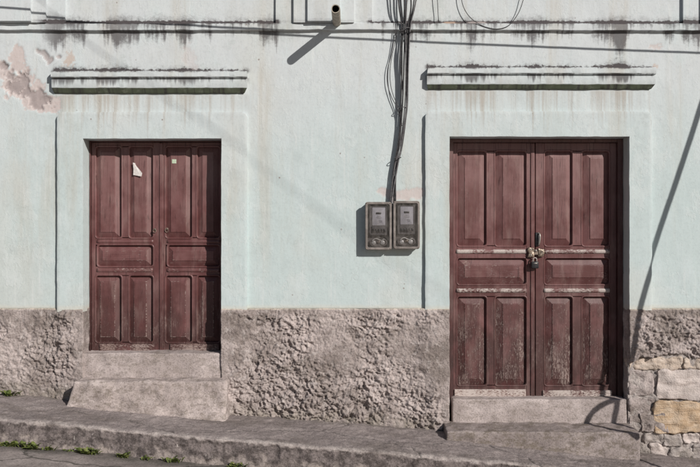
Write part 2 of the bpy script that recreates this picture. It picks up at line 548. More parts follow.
def mesh_np(name, V, F, attrs=None):
    """V (n,3) float, F (m,4) int -> mesh, built with foreach_set."""
    V = np.asarray(V, dtype=np.float32)
    F = np.asarray(F, dtype=np.int32)
    me = bpy.data.meshes.new(name)
    me.vertices.add(len(V))
    me.vertices.foreach_set('co', V.ravel())
    k = F.shape[1]
    me.loops.add(F.size)
    me.loops.foreach_set('vertex_index', F.ravel())
    me.polygons.add(len(F))
    me.polygons.foreach_set('loop_start', np.arange(0, F.size, k, dtype=np.int32))
    me.update(calc_edges=True)
    for an, av in (attrs or {}).items():
        a = me.attributes.new(an, 'FLOAT', 'POINT')
        a.data.foreach_set('value', np.asarray(av, dtype=np.float32).ravel())
    return me


def grid_faces(nu, nv, keep=None, flip=False):
    i = np.arange(nu * nv).reshape(nv, nu)
    a, b, c, d = i[:-1, :-1], i[:-1, 1:], i[1:, 1:], i[1:, :-1]
    f = np.stack([a, d, c, b] if flip else [a, b, c, d], -1)
    return f[keep] if keep is not None else f.reshape(-1, 4)


def pydata(name, verts, faces):
    me = bpy.data.meshes.new(name)
    me.from_pydata(verts, [], faces)
    me.update()
    return me


def axis(lo, hi, step, extra=()):
    """Grid lines from lo to hi that include every value of extra."""
    ks = sorted(set([lo, hi] + [e for e in extra if lo < e < hi]))
    r = []
    for a, b in zip(ks[:-1], ks[1:]):
        n = max(1, int(round((b - a) / step)))
        r += list(a + (b - a) * np.arange(n) / n)
    return np.array(r + [hi])


def rough_block(x0, x1, y0, y1, z0, z1, res, rnd, amp, freq, seed=0.0, warp=None):
    """A worn block: rounded box, noisy skin. Returns a bmesh-made mesh."""
    bm = bmesh.new()
    c = Vector(((x0 + x1) / 2, (y0 + y1) / 2, (z0 + z1) / 2))
    h = Vector(((x1 - x0) / 2, (y1 - y0) / 2, (z1 - z0) / 2))
    n = [max(2, int(math.ceil(2 * h[k] / res))) for k in range(3)]
    def lines(k):
        e = min(rnd * 1.2, h[k] * 0.6)
        inner = [-h[k] + e + (2 * h[k] - 2 * e) * i / n[k] for i in range(n[k] + 1)]
        return [-h[k], -h[k] + e * 0.3, -h[k] + e * 0.65] + inner + [h[k] - e * 0.65, h[k] - e * 0.3, h[k]]
    L = [lines(k) for k in range(3)]
    cache = {}
    def vert(p):
        key = (round(p[0], 5), round(p[1], 5), round(p[2], 5))
        if key in cache:
            return cache[key]
        p = Vector(p)
        q = Vector([max(-h[k] + rnd, min(h[k] - rnd, p[k])) if h[k] > rnd else 0 for k in range(3)])
        d = p - q
        nn = d.normalized() if d.length > 1e-9 else Vector((0, 0, 0))
        w = q + nn * min(d.length, rnd)
        w = w + c
        s = w * freq + Vector((seed, seed * 1.7, -seed))
        dn = nn if nn.length > 0 else Vector((0, -1, 0))
        w = w + dn * amp * (mnoise.fractal(s, 0.8, 2.0, 4) * 0.8)
        if warp:
            w = warp(w)
        cache[key] = bm.verts.new(w)
        return cache[key]
    for k in range(3):
        u, v = (k + 1) % 3, (k + 2) % 3
        for sgn in (-1, 1):
            for i in range(len(L[u]) - 1):
                for j in range(len(L[v]) - 1):
                    q = []
                    for (a, b) in ((i, j), (i + 1, j), (i + 1, j + 1), (i, j + 1)):
                        p = [0, 0, 0]
                        p[k], p[u], p[v] = sgn * h[k], L[u][a], L[v][b]
                        q.append(vert(p))
                    if sgn < 0:
                        q.reverse()
                    try:
                        bm.faces.new(q)
                    except ValueError:
                        pass
    me = bpy.data.meshes.new("block")
    bm.to_mesh(me)
    bm.free()
    return me


def tube(pts, r, seg=8, cap=True, taper=None):
    """Tube mesh along a smooth polyline."""
    pts = [Vector(p) for p in pts]
    V, F = [], []
    up = Vector((0.31, 0.9, 0.17)).normalized()
    for i, p in enumerate(pts):
        t = (pts[min(i + 1, len(pts) - 1)] - pts[max(i - 1, 0)]).normalized()
        a = t.cross(up).normalized()
        b = t.cross(a).normalized()
        rr = r if taper is None else r * taper(i / (len(pts) - 1))
        for k in range(seg):
            an = 2 * math.pi * k / seg
            V.append(p + a * math.cos(an) * rr + b * math.sin(an) * rr)
    for i in range(len(pts) - 1):
        for k in range(seg):
            k2 = (k + 1) % seg
            F.append((i * seg + k, i * seg + k2, (i + 1) * seg + k2, (i + 1) * seg + k))
    if cap:
        F.append(tuple(range(seg - 1, -1, -1)))
        F.append(tuple((len(pts) - 1) * seg + k for k in range(seg)))
    return pydata("tube", V, F)


def spline(ctrl, n=10):
    """Catmull-Rom through control points."""
    c = [Vector(p) for p in ctrl]
    c = [c[0] * 2 - c[1]] + c + [c[-1] * 2 - c[-2]]
    out = []
    for i in range(1, len(c) - 2):
        for k in range(n):
            t = k / n
            p0, p1, p2, p3 = c[i - 1:i + 3]
            out.append(0.5 * ((2 * p1) + (p2 - p0) * t + (2 * p0 - 5 * p1 + 4 * p2 - p3) * t * t + (3 * p1 - p0 - 3 * p2 + p3) * t ** 3))
    out.append(c[-2])
    return out


def bev_box(x0, x1, y0, y1, z0, z1, b=0.004, seg=2):
    bm = bmesh.new()
    bmesh.ops.create_cube(bm, size=1)
    for v in bm.verts:
        v.co = Vector(((x0 + x1) / 2 + v.co.x * (x1 - x0), (y0 + y1) / 2 + v.co.y * (y1 - y0), (z0 + z1) / 2 + v.co.z * (z1 - z0)))
    if b > 0:
        bmesh.ops.bevel(bm, geom=bm.edges[:], offset=b, segments=seg, profile=0.5, affect='EDGES')
    me = bpy.data.meshes.new("box")
    bm.to_mesh(me)
    bm.free()
    return me


def px_box(px0, py0, px1, py1, yf, yb, b=0.004, seg=2):
    return bev_box(X_(px0, yf), X_(px1, yf), yf, yb, Z_(py1, yf), Z_(py0, yf), b, seg)


# ------------------------------------------------------------------ ground
def ext(xs, ys):
    """Interpolator in photo pixels with straight continuation past both ends."""
    xs, ys = np.array(xs, float), np.array(ys, float)
    def f(p):
        r = np.interp(p, xs, ys)
        r = np.where(p < xs[0], ys[0] + (p - xs[0]) * 0.09, r)
        return np.where(p > xs[-1], ys[-1] + (p - xs[-1]) * 0.09, r)
    return f


f_base = ext([0, 65, 225, 445, 560, 700], [394, 399, 414.5, 430.5, 445, 459])
f_edge = ext([0, 120, 225, 340, 450, 700], [418, 430, 439, 448, 457, 481])
f_toe = ext([0, 120, 240, 700], [444, 456, 467, 511])
YE, YK = -0.75, -0.795


def z_at(fn, x, y):
    px = x * PPM * D / (D + y) + 350
    return Z_(fn(px), y)


def z_walk(x, y):
    zb, ze = z_at(f_base, x, -0.02), z_at(f_edge, x, YE)
    t = np.clip((-0.02 - y) / (-0.02 - YE), -0.2, 1)
    return zb + (ze - zb) * t


def poly_dist(x, y, pts):
    d = np.full(x.shape, 9.0)
    for (ax, ay), (bx, by) in zip(pts[:-1], pts[1:]):
        vx, vy = bx - ax, by - ay
        t = np.clip(((x - ax) * vx + (y - ay) * vy) / (vx * vx + vy * vy), 0, 1)
        d = np.minimum(d, np.hypot(x - ax - t * vx, y - ay - t * vy))
    return d


def build_sidewalk():
    xs = np.concatenate([np.arange(-14, -3.4, 0.2), axis(-3.4, 3.4, 0.009), np.arange(3.6, 14, 0.2)])
    ya = axis(YE + 0.03, 0.12, 0.012)[::-1]
    # profile: flat, worn nosing, face, below the street
    prof = [(y, None, 0) for y in ya]
    for k in range(1, 6):
        a = k / 5 * math.pi / 2
        prof.append((YE + 0.03 - 0.03 * math.sin(a), -0.016 * (1 - math.cos(a)), 0))
    nface = 24
    for k in range(1, nface + 1):
        prof.append((YE, None, k / nface))
    nv, nu = len(prof), len(xs)
    Xg = np.tile(xs, (nv, 1))
    Yg, Zg, K = np.zeros_like(Xg), np.zeros_like(Xg), np.zeros_like(Xg)
    zt = z_walk(xs, np.full_like(xs, YE))
    zb = z_at(f_toe, xs, YK) - 0.06
    for i, (y, dz, k) in enumerate(prof):
        if k == 0:
            Yg[i] = y
            Zg[i] = z_walk(xs, np.full_like(xs, y)) + (dz or 0)
        else:
            Yg[i] = YE + (YK - YE) * k
            Zg[i] = (zt - 0.016) + (zb - (zt - 0.016)) * k
        K[i] = k
    rag = fbm(xs, xs * 0, 4, 5, 5, 0.65) * 0.020 + sstep(0.1, 0.8, fbm(xs, xs * 0, 6, 3, 8)) * 0.012
    edge = sstep(YE + 0.22, YE, Yg)
    Yg = Yg + edge * rag[None, :]
    n1 = fbm(Xg, Yg + Zg, 3, 4, 11)
    n2 = fbm(Xg, Yg * 1.0 + Zg, 20, 4, 13)
    n3 = np.abs(fbm(Xg, Yg + Zg, 45, 3, 14))
    flat = (K == 0)
    Zg = Zg + np.where(flat, n1 * 0.010 + n2 * 0.007 - n3 * 0.006, 0)
    Yg = Yg + np.where(~flat, n1 * 0.014 + n2 * 0.012 + n3 * 0.010, 0)
    # cracks, traced as they wander over the pavement
    crack = np.zeros_like(Xg)
    wx = Xg + fbm(Xg, Yg, 14, 3, 21) * 0.03
    wy = Yg + fbm(Xg, Yg, 14, 3, 22) * 0.03
    for pts in ([(-1.2, -0.62), (-0.75, -0.42), (-0.25, -0.33), (0.2, -0.45), (0.5, -0.60), (0.55, -0.76)],
                [(-0.25, -0.33), (-0.05, -0.1), (0.0, 0.0)], [(-2.3, -0.35), (-1.75, -0.5), (-1.3, -0.74)],
                [(1.15, -0.30), (1.4, -0.52), (1.48, -0.77)], [(0.2, -0.45), (0.75, -0.42), (1.1, -0.35)]):
        crack = np.maximum(crack, sstep(0.011, 0.003, poly_dist(wx, wy, pts)))
    crack *= flat * sstep(-0.3, 0.15, fbm(Xg, Yg, 6, 3, 30) + 0.3)
    Zg = Zg - crack * 0.008
    nose = sstep(YE + 0.07, YE + 0.01, Yg + n2 * 0.06) * sstep(0.06, 0.01, K + n2 * 0.05)
    toe = sstep(0.45, 0.72, K + n2 * 0.4)
    kerb = sstep(0.015, 0.06, K + n2 * 0.06)
    foot = sstep(-0.12, 0.0, Yg + n1 * 0.06)
    V = np.stack([Xg, Yg, Zg], -1).reshape(-1, 3)
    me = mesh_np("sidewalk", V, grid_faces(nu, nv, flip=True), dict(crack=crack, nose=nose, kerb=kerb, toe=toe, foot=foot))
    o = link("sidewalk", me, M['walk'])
    tag(o, "cracked grey concrete sidewalk with worn kerb sloping down along the house", None, None, 'structure')


def build_street():
    xs = np.concatenate([[-90, -60, -30, -15, -8, -5], axis(-3.6, 3.6, 0.03), [5, 8, 15, 30, 60, 90]])
    ys = np.concatenate([[-90, -60, -30, -15, -8, -5, -3], axis(-2.2, -0.70, 0.025)])
    Xg, Yg = np.meshgrid(xs, ys)
    zt = z_at(f_toe, xs, YK)
    Zg = np.tile(zt, (len(ys), 1)) + np.clip((YK - Yg), 0, 3) * 0.015
    near = (np.abs(Xg) < 3.7) & (Yg > -2.3)
    n = fbm(Xg, Yg, 2.5, 4, 41) * 0.012 + fbm(Xg, Yg, 14, 3, 42) * 0.006
    Zg = Zg + np.where(near, n, 0)
    gut = sstep(-1.05, -0.85, Yg + fbm(Xg, Yg, 4, 3, 44) * 0.12)
    me = mesh_np("street", np.stack([Xg, Yg, Zg], -1).reshape(-1, 3), grid_faces(len(xs), len(ys)), dict(gutter=gut))
    tag(link("street", me, M['street']), "dusty grey paved street at the foot of the kerb", None, None, 'structure')


build_sidewalk()
build_street()

# ------------------------------------------------------------------ house
house = empty("house")
tag(house, "weathered mint green street house with two oxblood double doors and a rough cement plinth", "house")

YD = 0.15                       # door face behind the wall plane
DOORS = [dict(x0=X_(84.5), x1=X_(222), top=Z_(139), sill=Z_(352.5)),
         dict(x0=X_(449), x1=X_(628), top=Z_(137), sill=Z_(398.5))]
SURR = [(58.5, 247.5, 112.5, 311.5), (425.0, 650.5, 112.0, 310.0)]
WX0, WX1, WZ1 = -5.5, 5.5, 5.4


def peel_fields(Xg, Zg):
    px, py = Xg * PPM + 350, 233.5 - (Zg - CZ) * PPM
    n = fbm(Xg, Zg, 5, 5, 61, 0.6)
    n2 = fbm(Xg, Zg, 18, 5, 62, 0.75)
    def blob(cx, cy, rx, ry, rot=0.0, k=0.95):
        dx, dy = px - cx, py - cy
        c, s = math.cos(rot), math.sin(rot)
        u, v = (dx * c + dy * s) / rx, (-dx * s + dy * c) / ry
        return 1 - np.hypot(u, v) + (n * 0.7 + n2 * 0.75) * k
    big = np.maximum.reduce([blob(22, 85, 22, 19), blob(36, 100, 22, 9, 0.25), blob(18, 62, 8, 14), blob(48, 103, 12, 7), blob(2, 72, 7, 10)])
    und = sstep(0.0, 0.07, big)
    ren = sstep(0.16, 0.24, np.maximum.reduce([blob(20, 84, 17, 16), blob(36, 97, 15, 9, 0.4), blob(3, 66, 6, 4)]))
    smal = np.maximum.reduce([blob(47, 58, 3, 9, -0.6, 0.5), blob(39, 52, 5, 2, 0.7, 0.4), blob(59, 57, 3, 2, 0, 0.4), blob(50, 61, 5, 3, -0.8, 0.5)])
    ren = np.maximum(ren, sstep(0.0, 0.15, smal) * 0.8)
    met = np.maximum.reduce([blob(402, 195, 19, 7, 0, 0.9), blob(384, 191, 6, 5), blob(417, 193, 8, 7)])
    und = np.maximum(und, sstep(0.0, 0.2, met) * 0.85)
    dots = blob(402, 195, 20, 8, 0, 0.2)
    ren = np.maximum(ren, sstep(0.05, 0.2, dots) * sstep(0.42, 0.55, n2) * 0.9)
    und = np.maximum(und, sstep(0.0, 0.2, blob(656, 48, 5, 4, 0, 1.4)) * 0.7)
    und = np.maximum(und, sstep(0.0, 0.2, blob(476, 25, 12, 4, 0, 0.6)) * 0.7)
    und = np.maximum(und, sstep(0.15, 0.35, blob(190, 55, 6, 14, 0, 1.6)) * 0.35)
    och = np.maximum.reduce([sstep(0.0, 0.3, blob(70, 60, 8, 10, 0.3, 1.5)) * 0.55, sstep(0.05, 0.2, blob(451, 25, 11, 4, 0, 0.5)) * 0.85,
                             sstep(0.1, 0.25, blob(2, 25, 5, 4, 0, 0.5)) * 0.6, sstep(0.1, 0.3, blob(655, 66, 3, 3)) * 0.5])
    return und, ren, och


def build_wall():
    ex = [X_(a) for s in SURR for a in (s[0] + 8, s[1] - 8)]
    ez = [Z_(s[2] + 8) for s in SURR]
    xs = np.concatenate([np.arange(WX0, -3.2, 0.15), axis(-3.2, 3.2, 0.011, ex), np.arange(3.35, WX1 + 0.01, 0.15)])
    zs = np.concatenate([axis(Z_PLINTH - 0.10, 3.75, 0.011, ez), np.arange(3.9, WZ1 + 0.01, 0.15)])
    Xg, Zg = np.meshgrid(xs, zs)
    und, ren, och = peel_fields(Xg, Zg)
    Y = fbm(Xg, Zg, 1.1, 4, 51) * 0.006 + fbm(Xg, Zg, 7, 4, 52) * 0.0022
    Y = Y + und * 0.004 + ren * (0.013 + fbm(Xg, Zg, 14, 4, 55) * 0.006)
    Y = Y + sstep(Z_PLINTH, Z_PLINTH - 0.012, Zg) * 0.05
    xc, zc = (xs[:-1] + xs[1:]) / 2, (zs[:-1] + zs[1:]) / 2
    XC, ZC = np.meshgrid(xc, zc)
    keep = np.ones_like(XC, bool)
    for s in SURR:
        keep &= ~((XC > X_(s[0] + 8)) & (XC < X_(s[1] - 8)) & (ZC < Z_(s[2] + 8)))
    me = mesh_np("wall", np.stack([Xg, Y, Zg], -1).reshape(-1, 3), grid_faces(len(xs), len(zs), keep), dict(undercoat=und, render_coat=ren, ochre=och))
    bm = bmesh.new()                       # tidy: drop loose verts, give the wall its thickness outside the picture
    bm.from_mesh(me)
    bmesh.ops.delete(bm, geom=[v for v in bm.verts if not v.link_faces], context='VERTS')
    bm.to_mesh(me)
    bm.free()
    link("wall", me, M['paint'], house)
    back = bev_box(WX0, WX1, 0.32, 0.50, -1.6, WZ1, 0.0)
    link("inner_wall", back, M['plinth'], house, False)


def build_surround(k):
    s, d = SURR[k], DOORS[k]
    x0, x1, zt, zb = X_(s[0]), X_(s[1]), Z_(s[2]), Z_(s[3])
    dep = -0.038
    bm_v, bm_f = [], []
    xs = axis(x0, x1, 0.014, [d['x0'], d['x1']])
    zs = axis(zb, zt, 0.014, [d['top']])
    Xg, Zg = np.meshgrid(xs, zs)
    Y = dep + fbm(Xg, Zg, 1.6, 4, 71 + k) * 0.004 + fbm(Xg, Zg, 9, 4, 72 + k) * 0.0022
    # worn arrises round the edges
    lag = np.minimum(np.minimum(Xg - x0, x1 - Xg), zt - Zg)
    wob = fbm(Xg, Zg, 10, 4, 75 + k)
    Y = Y + sstep(0.012, 0.0, lag + wob * 0.004) * 0.003
    Xw = Xg + wob * 0.004 * sstep(0.03, 0, np.minimum(np.abs(Xg - x0), np.abs(Xg - x1))) \
            + wob * 0.003 * sstep(0.02, 0, np.minimum(np.abs(Xg - d['x0']), np.abs(Xg - d['x1'])))
    Zw = Zg + wob * 0.004 * sstep(0.03, 0, zt - Zg) + wob * 0.003 * sstep(0.02, 0, np.abs(Zg - d['top']))
    # rounded top corners
    for cx, sg in ((x0, 1), (x1, -1)):
        r = 0.05
        ux, uz = (cx + sg * r - Xw) * sg, Zw - (zt - r)
        m = (ux > 0) & (uz > 0)
        L = np.hypot(ux, uz)
        f = np.where(m & (L > r), r / np.maximum(L, 1e-6), 1)
        Xw = np.where(m, cx + sg * r - sg * ux * f, Xw)
        Zw = np.where(m, zt - r + uz * f, Zw)
    xc, zc = np.meshgrid((xs[:-1] + xs[1:]) / 2, (zs[:-1] + zs[1:]) / 2)
    hole = (xc > d['x0']) & (xc < d['x1']) & (zc < d['top'])
    me = mesh_np("door_surround", np.stack([Xw, Y, Zw], -1).reshape(-1, 3), grid_faces(len(xs), len(zs), ~hole))
    bm = bmesh.new()
    bm.from_mesh(me)
    bmesh.ops.delete(bm, geom=[v for v in bm.verts if not v.link_faces], context='VERTS')
    edges = [e for e in bm.edges if len(e.link_faces) == 1]
    mid = lambda e: (e.verts[0].co + e.verts[1].co) / 2
    inner = [e for e in edges if d['x0'] - 0.02 < mid(e).x < d['x1'] + 0.02 and mid(e).z < d['top'] + 0.02 and mid(e).z > zb + 0.002]
    inn = set(inner)
    outer = [e for e in edges if e not in inn]
    for es, dy in ((outer, 0.046), (inner, 0.09)):
        r = bmesh.ops.extrude_edge_only(bm, edges=es)
        vs = [v for v in r['geom'] if isinstance(v, bmesh.types.BMVert)]
        for v in vs:
            v.co.y += dy
        if es is inner:
            ne = [e for e in r['geom'] if isinstance(e, bmesh.types.BMEdge)]
            r = bmesh.ops.extrude_edge_only(bm, edges=ne)
            for v in r['geom']:
                if isinstance(v, bmesh.types.BMVert):
                    v.co.y = YD + 0.09
    bmesh.ops.recalc_face_normals(bm, faces=bm.faces[:])
    bm.to_mesh(me)
    bm.free()
    o = link("door_surround", me, M['paint'], house)
    es_mod = o.modifiers.new("edge", 'EDGE_SPLIT')
    es_mod.split_angle = math.radians(40)


def stone_line(px):
    """Row where the roughcast has broken away from the stones (right of the second door)."""
    return np.interp(px, [620, 632, 640, 648, 655, 664, 675, 683, 690, 700, 720, 760, 830],
                     [362, 360, 356.5, 358, 357, 355.5, 352.5, 354, 358.5, 357, 352, 365, 420])


def build_plinth(x0, x1, seed, left_door, right_door, stones=False):
    za, zb = -1.6, Z_PLINTH
    fine = axis(max(x0, -3.25), min(x1, 3.25), 0.0065)
    xs = fine
    if x0 < -3.25:
        xs = np.concatenate([np.arange(x0, -3.25, 0.12), xs])
    if x1 > 3.25:
        xs = np.concatenate([xs, np.arange(3.3, x1, 0.12), [x1]])
    zs = np.concatenate([np.arange(za, -0.45, 0.1), axis(-0.45, zb, 0.0065)])
    Xg, Zg = np.meshgrid(xs, zs)
    wx = Xg + fbm(Xg, Zg, 9, 3, seed) * 0.03
    wz = Zg + fbm(Xg, Zg, 9, 3, seed + 1) * 0.03
    lump = np.abs(fbm(wx, wz * 1.3, 9, 4, seed + 2, 0.6))
    lump2 = np.abs(fbm(wx, wz * 1.2, 27, 3, seed + 3, 0.65))
    bulge = fbm(Xg, Zg, 2.4, 3, seed + 4)
    grit = fbm(wx, wz * 1.1, 30, 3, seed + 14, 0.8)
    scoop = fbm(wx, wz * 1.6, 5, 3, seed + 15, 0.6)
    pits = sstep(0.22, 0.5, fbm(wx, wz, 17, 4, seed + 5, 0.6))
    rough = np.clip(0.70 + fbm(Xg, Zg, 2.4, 4, seed + 6) * 1.5 + (0.50 - Zg) * 0.30, 0.22, 1.35)
    # smoother render beside the door openings
    if left_door:
        rough *= sstep(0.02, 0.16, Xg - x0 + bulge * 0.03) * 0.85 + 0.15
    if right_door:
        rough *= sstep(0.02, 0.12, x1 - Xg + bulge * 0.03) * 0.75 + 0.25
    rough *= sstep(0.0, 0.07, zb - Zg) * 0.75 + 0.25
    strip = np.zeros_like(Xg)
    for s_ in SURR:                                  # the door surrounds run on down through the plinth
        bw = fbm(Xg, Zg, 5, 3, seed + 16) * 0.08
        strip = np.maximum(strip, sstep(X_(s_[0]) - 0.12, X_(s_[0]) + 0.10, Xg + bw) * sstep(X_(s_[1]) + 0.12, X_(s_[1]) - 0.10, Xg + bw))
    Y = -0.012 - bulge * 0.008 + rough * ((0.25 - lump) * 0.016 + (0.25 - lump2) * 0.022 + grit * 0.026 + scoop * 0.022 + pits * 0.016)
    Y = Y - strip * 0.036 * sstep(-0.3, 0.5, Zg)
    zw = z_walk(Xg, np.full_like(Xg, -0.02))
    foot = sstep(0.16, 0.02, Zg - zw + bulge * 0.05)
    Y = Y + np.clip(foot, 0, 1) * rough * lump2 * 0.03
    mort = np.zeros_like(Xg)
    if stones:
        px = Xg * PPM + 350
        zl = Z_(stone_line(px)) + fbm(Xg, Zg, 10, 5, seed + 7, 0.7) * 0.030
        gone = sstep(0.006, -0.010, Zg - zl) * sstep(X_(834), X_(826), Xg)
        Y = Y * (1 - gone) + gone * (0.010 + fbm(Xg, Zg, 12, 5, seed + 8, 0.65) * 0.024)
        mort = gone
    Y = Y + sstep(0.012, 0.0, zb - Zg) * 0.012          # rounded top edge
    Zg2 = Zg + sstep(0.012, 0.0, zb - Zg) * fbm(Xg, Zg * 0, 8, 4, seed + 9) * 0.008
    wob = fbm(Xg * 0, Zg, 12, 4, seed + 10) * 0.006
    X2 = Xg.copy()
    if left_door:
        X2 = X2 + wob * sstep(0.03, 0, Xg - x0)
    if right_door:
        X2 = X2 + wob * sstep(0.03, 0, x1 - Xg)
    nu = len(xs)
    # returns into the door reveals
    cols_X, cols_Y, cols_Z = [X2], [Y], [Zg2]
    ex = {'foot': [foot], 'mortar': [mort]}
    def ret(colidx, side):
        n = 10
        yy = np.linspace(0, 1, n + 1)[1:]
        a = Y[:, colidx:colidx + 1]
        RY = a + (YD + 0.07 - a) * yy[None, :]
        RX = X2[:, colidx:colidx + 1] + np.zeros_like(RY) + fbm(RY * 1.0, Zg2[:, colidx:colidx + 1] + RY * 0, 16, 3, seed + 12) * 0.006
        RZ = Zg2[:, colidx:colidx + 1] + np.zeros_like(RY)
        return RX, RY, RZ, foot[:, colidx:colidx + 1] + np.zeros_like(RY), mort[:, colidx:colidx + 1] + np.zeros_like(RY)
    A = [X2, Y, Zg2, foot, mort]
    if left_door:
        r = ret(0, -1)
        A = [np.concatenate([b[:, ::-1], a], 1) for a, b in zip(A, r)]
    if right_door:
        r = ret(nu - 1, 1)
        A = [np.concatenate([a, b], 1) for a, b in zip(A, r)]
    # cap the top edge back into the wall
    A = [np.concatenate([a, a[-1:]], 0) for a in A]
    A[1][-1] = np.maximum(A[1][-1], 0.06)
    nv, nu = A[0].shape
    V = np.stack(A[:3], -1).reshape(-1, 3)
    me = mesh_np("plinth", V, grid_faces(nu, nv), dict(foot=A[3], mortar=A[4]))
    return link("plinth", me, M['plinth'], house)


def build_stones(plinth):
    rnd = random.Random(5)
    # (px0, py0, px1, py1, material, front y)
    L = [(629, 357.5, 681, 369.5, 'stone_tan', -0.004), (683, 358.5, 724, 368.5, 'stone_tan', -0.002),
         (656.5, 370, 727, 399, 'stone_pale', -0.016), (630, 371, 653.5, 396, 'plinth', 0.004),
         (654, 401, 729, 432.5, 'stone_ochre', -0.022), (629, 398.5, 655, 424, 'plinth', -0.004),
         (640, 414, 668, 431, 'plinth', -0.020), (730, 371, 790, 400, 'stone_grey', -0.006), (732, 402, 800, 436, 'stone_pale', -0.008),
         (644, 433, 662, 444, 'stone_grey', 0.0), (664, 434, 680, 446, 'stone_grey', -0.006), (682, 434.5, 699, 443, 'stone_pale', -0.004),
         (650, 445, 668, 457, 'stone_pale', -0.004), (670, 448, 690, 459, 'stone_grey', -0.002), (692, 445, 712, 458, 'stone_grey', -0.006),
         (701, 435, 722, 445, 'stone_grey', -0.004), (714, 447, 735, 461, 'stone_pale', -0.002)]
    def jag(v):
        q = v * 22
        r = v * 7
        return v + Vector((mnoise.noise(q + Vector((9, 0, 0))) * 0.006 + mnoise.noise(r) * 0.018, mnoise.noise(v * 45) * 0.003, mnoise.noise(q) * 0.006 + mnoise.noise(r + Vector((0, 5, 3))) * 0.010))
    for i, (a, b, c, d, m, yf) in enumerate(L):
        x0, x1, z0, z1 = X_(a), X_(c), Z_(d), Z_(b)
        sm = min(x1 - x0, z1 - z0)
        me = rough_block(x0, x1, yf, 0.10, z0, z1, max(0.014, sm / 9), min(0.009, sm * 0.15), 0.028 if sm > 0.1 else 0.03, 13, i * 3.7, jag)
        link("stone", me, M[m], plinth)


def build_hood(k):
    a, b, t, bo = HOODS[k]
    x0, x1 = X_(a), X_(b)
    h = bo - t                                          # photo rows, 23 or so
    pr = [(0.01, Z_(t), 0), (-0.060, Z_(t + 1.2), 0), (-0.068, Z_(t + 2.0), 0), (-0.068, Z_(t + 7.0), 0), (-0.062, Z_(t + 7.8), 0), (-0.040, Z_(t + 8.2), 0),
          (-0.040, Z_(t + 9.4), 0), (-0.047, Z_(t + 9.6), 0), (-0.047, Z_(t + 17.2), 0), (-0.044, Z_(t + 17.8), 1), (-0.018, Z_(t + h - 0.8), 1), (0.01, Z_(t + h), 1)]
    xs = axis(x0, x1, 0.02)
    V, F, mi = [], [], []
    n = len(pr)
    for i, x in enumerate(xs):
        for j, (y, z, m) in enumerate(pr):
            u = np.array([x])
            wob = float(fbm(u, u * 0 + z * 0.7, 6, 3, 81 + k)[0]) * 0.0045 + float(fbm(u, u * 0 + j, 30, 2, 83)[0]) * 0.0018
            xx = x
            if m:
                ins = (0.047 + y) * 0.9 if y < 0 else 0.045
                xx = min(max(x, x0 + ins * 0.35), x1 - ins)
            if k == 1 and j < 3:
                xx = max(xx, x0 + 0.02 * (3 - j) / 3)
            V.append((xx, y + (wob if y < 0 else 0), z + wob * 0.7))
    for i in range(len(xs) - 1):
        for j in range(n - 1):
            F.append((i * n + j, i * n + j + 1, (i + 1) * n + j + 1, (i + 1) * n + j))
            mi.append(1 if pr[j][2] else 0)
    F.append(tuple(range(n - 1, -1, -1)))
    mi.append(0)
    F.append(tuple((len(xs) - 1) * n + j for j in range(n)))
    mi.append(0)
    me = pydata("hood_moulding", V, F)
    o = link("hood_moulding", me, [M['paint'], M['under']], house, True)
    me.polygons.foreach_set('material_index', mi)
    e = o.modifiers.new("edge", 'EDGE_SPLIT')
    e.split_angle = math.radians(35)


def build_course():
    xs = np.concatenate([np.arange(WX0, -3.3, 0.2), axis(-3.3, 3.3, 0.016), np.arange(3.4, WX1, 0.2)])
    pr = [(0.02, Z_COURSE_T), (-0.026, Z_COURSE_T - 0.002), (-0.036, Z_COURSE_T - 0.008), (-0.037, (Z_COURSE_T + Z_COURSE_B) / 2), (-0.036, Z_COURSE_B + 0.003), (-0.032, Z_COURSE_B), (0.02, Z_COURSE_B)]
    Xg = np.tile(xs[None, :], (len(pr), 1))
    Yg = np.array([p[0] for p in pr])[:, None] + np.zeros_like(Xg)
    Zg = np.array([p[1] for p in pr])[:, None] + np.zeros_like(Xg)
    dip = fbm(xs, xs * 0, 0.5, 3, 91)[None, :] * 0.007
    Zg = Zg + dip + fbm(Xg, Zg, 9, 4, 92) * 0.005
    Yg = Yg + np.where(Yg < 0, fbm(Xg, Zg, 11, 4, 93) * 0.006, 0)
    me = mesh_np("string_course", np.stack([Xg, Yg, Zg], -1).reshape(-1, 3), grid_faces(len(xs), len(pr), flip=True))
    o = link("string_course", me, M['paint'], house)
    e = o.modifiers.new("edge", 'EDGE_SPLIT')
    e.split_angle = math.radians(40)
    # stepped pilasters of the upper storey standing on the course
    for c in (18, 324, 730):
        V, F = [], []
        zt = WZ1
        zb = Z_COURSE_T - 0.006
        for hw, y, dz in ((48, -0.027, 0.0), (30, -0.055, 0.006), (16, -0.082, 0.012)):
            i = len(V)
            xa, xb = X_(c - hw), X_(c + hw)
            for yy in (0.05, y):
                V += [(xa, yy, zb + dz), (xb, yy, zb + dz), (xb, yy, zt), (xa, yy, zt)]
            F += [(i + 4, i + 5, i + 6, i + 7), (i, i + 4, i + 7, i + 3), (i + 5, i + 1, i + 2, i + 6), (i, i + 1, i + 5, i + 4), (i + 7, i + 6, i + 2, i + 3)]
        link("pilaster", pydata("pilaster", V, F), M['paint'], house, False)


build_wall()
for k in (0, 1):
    build_surround(k)
    build_hood(k)
build_plinth(WX0, DOORS[0]['x0'], 101, False, True)
build_plinth(DOORS[0]['x1'], DOORS[1]['x0'], 131, True, True)
pl = build_plinth(DOORS[1]['x1'], WX1, 161, True, False, True)
pl['label'] = "rough cement plinth broken away over exposed stones"
build_stones(pl)
build_course()


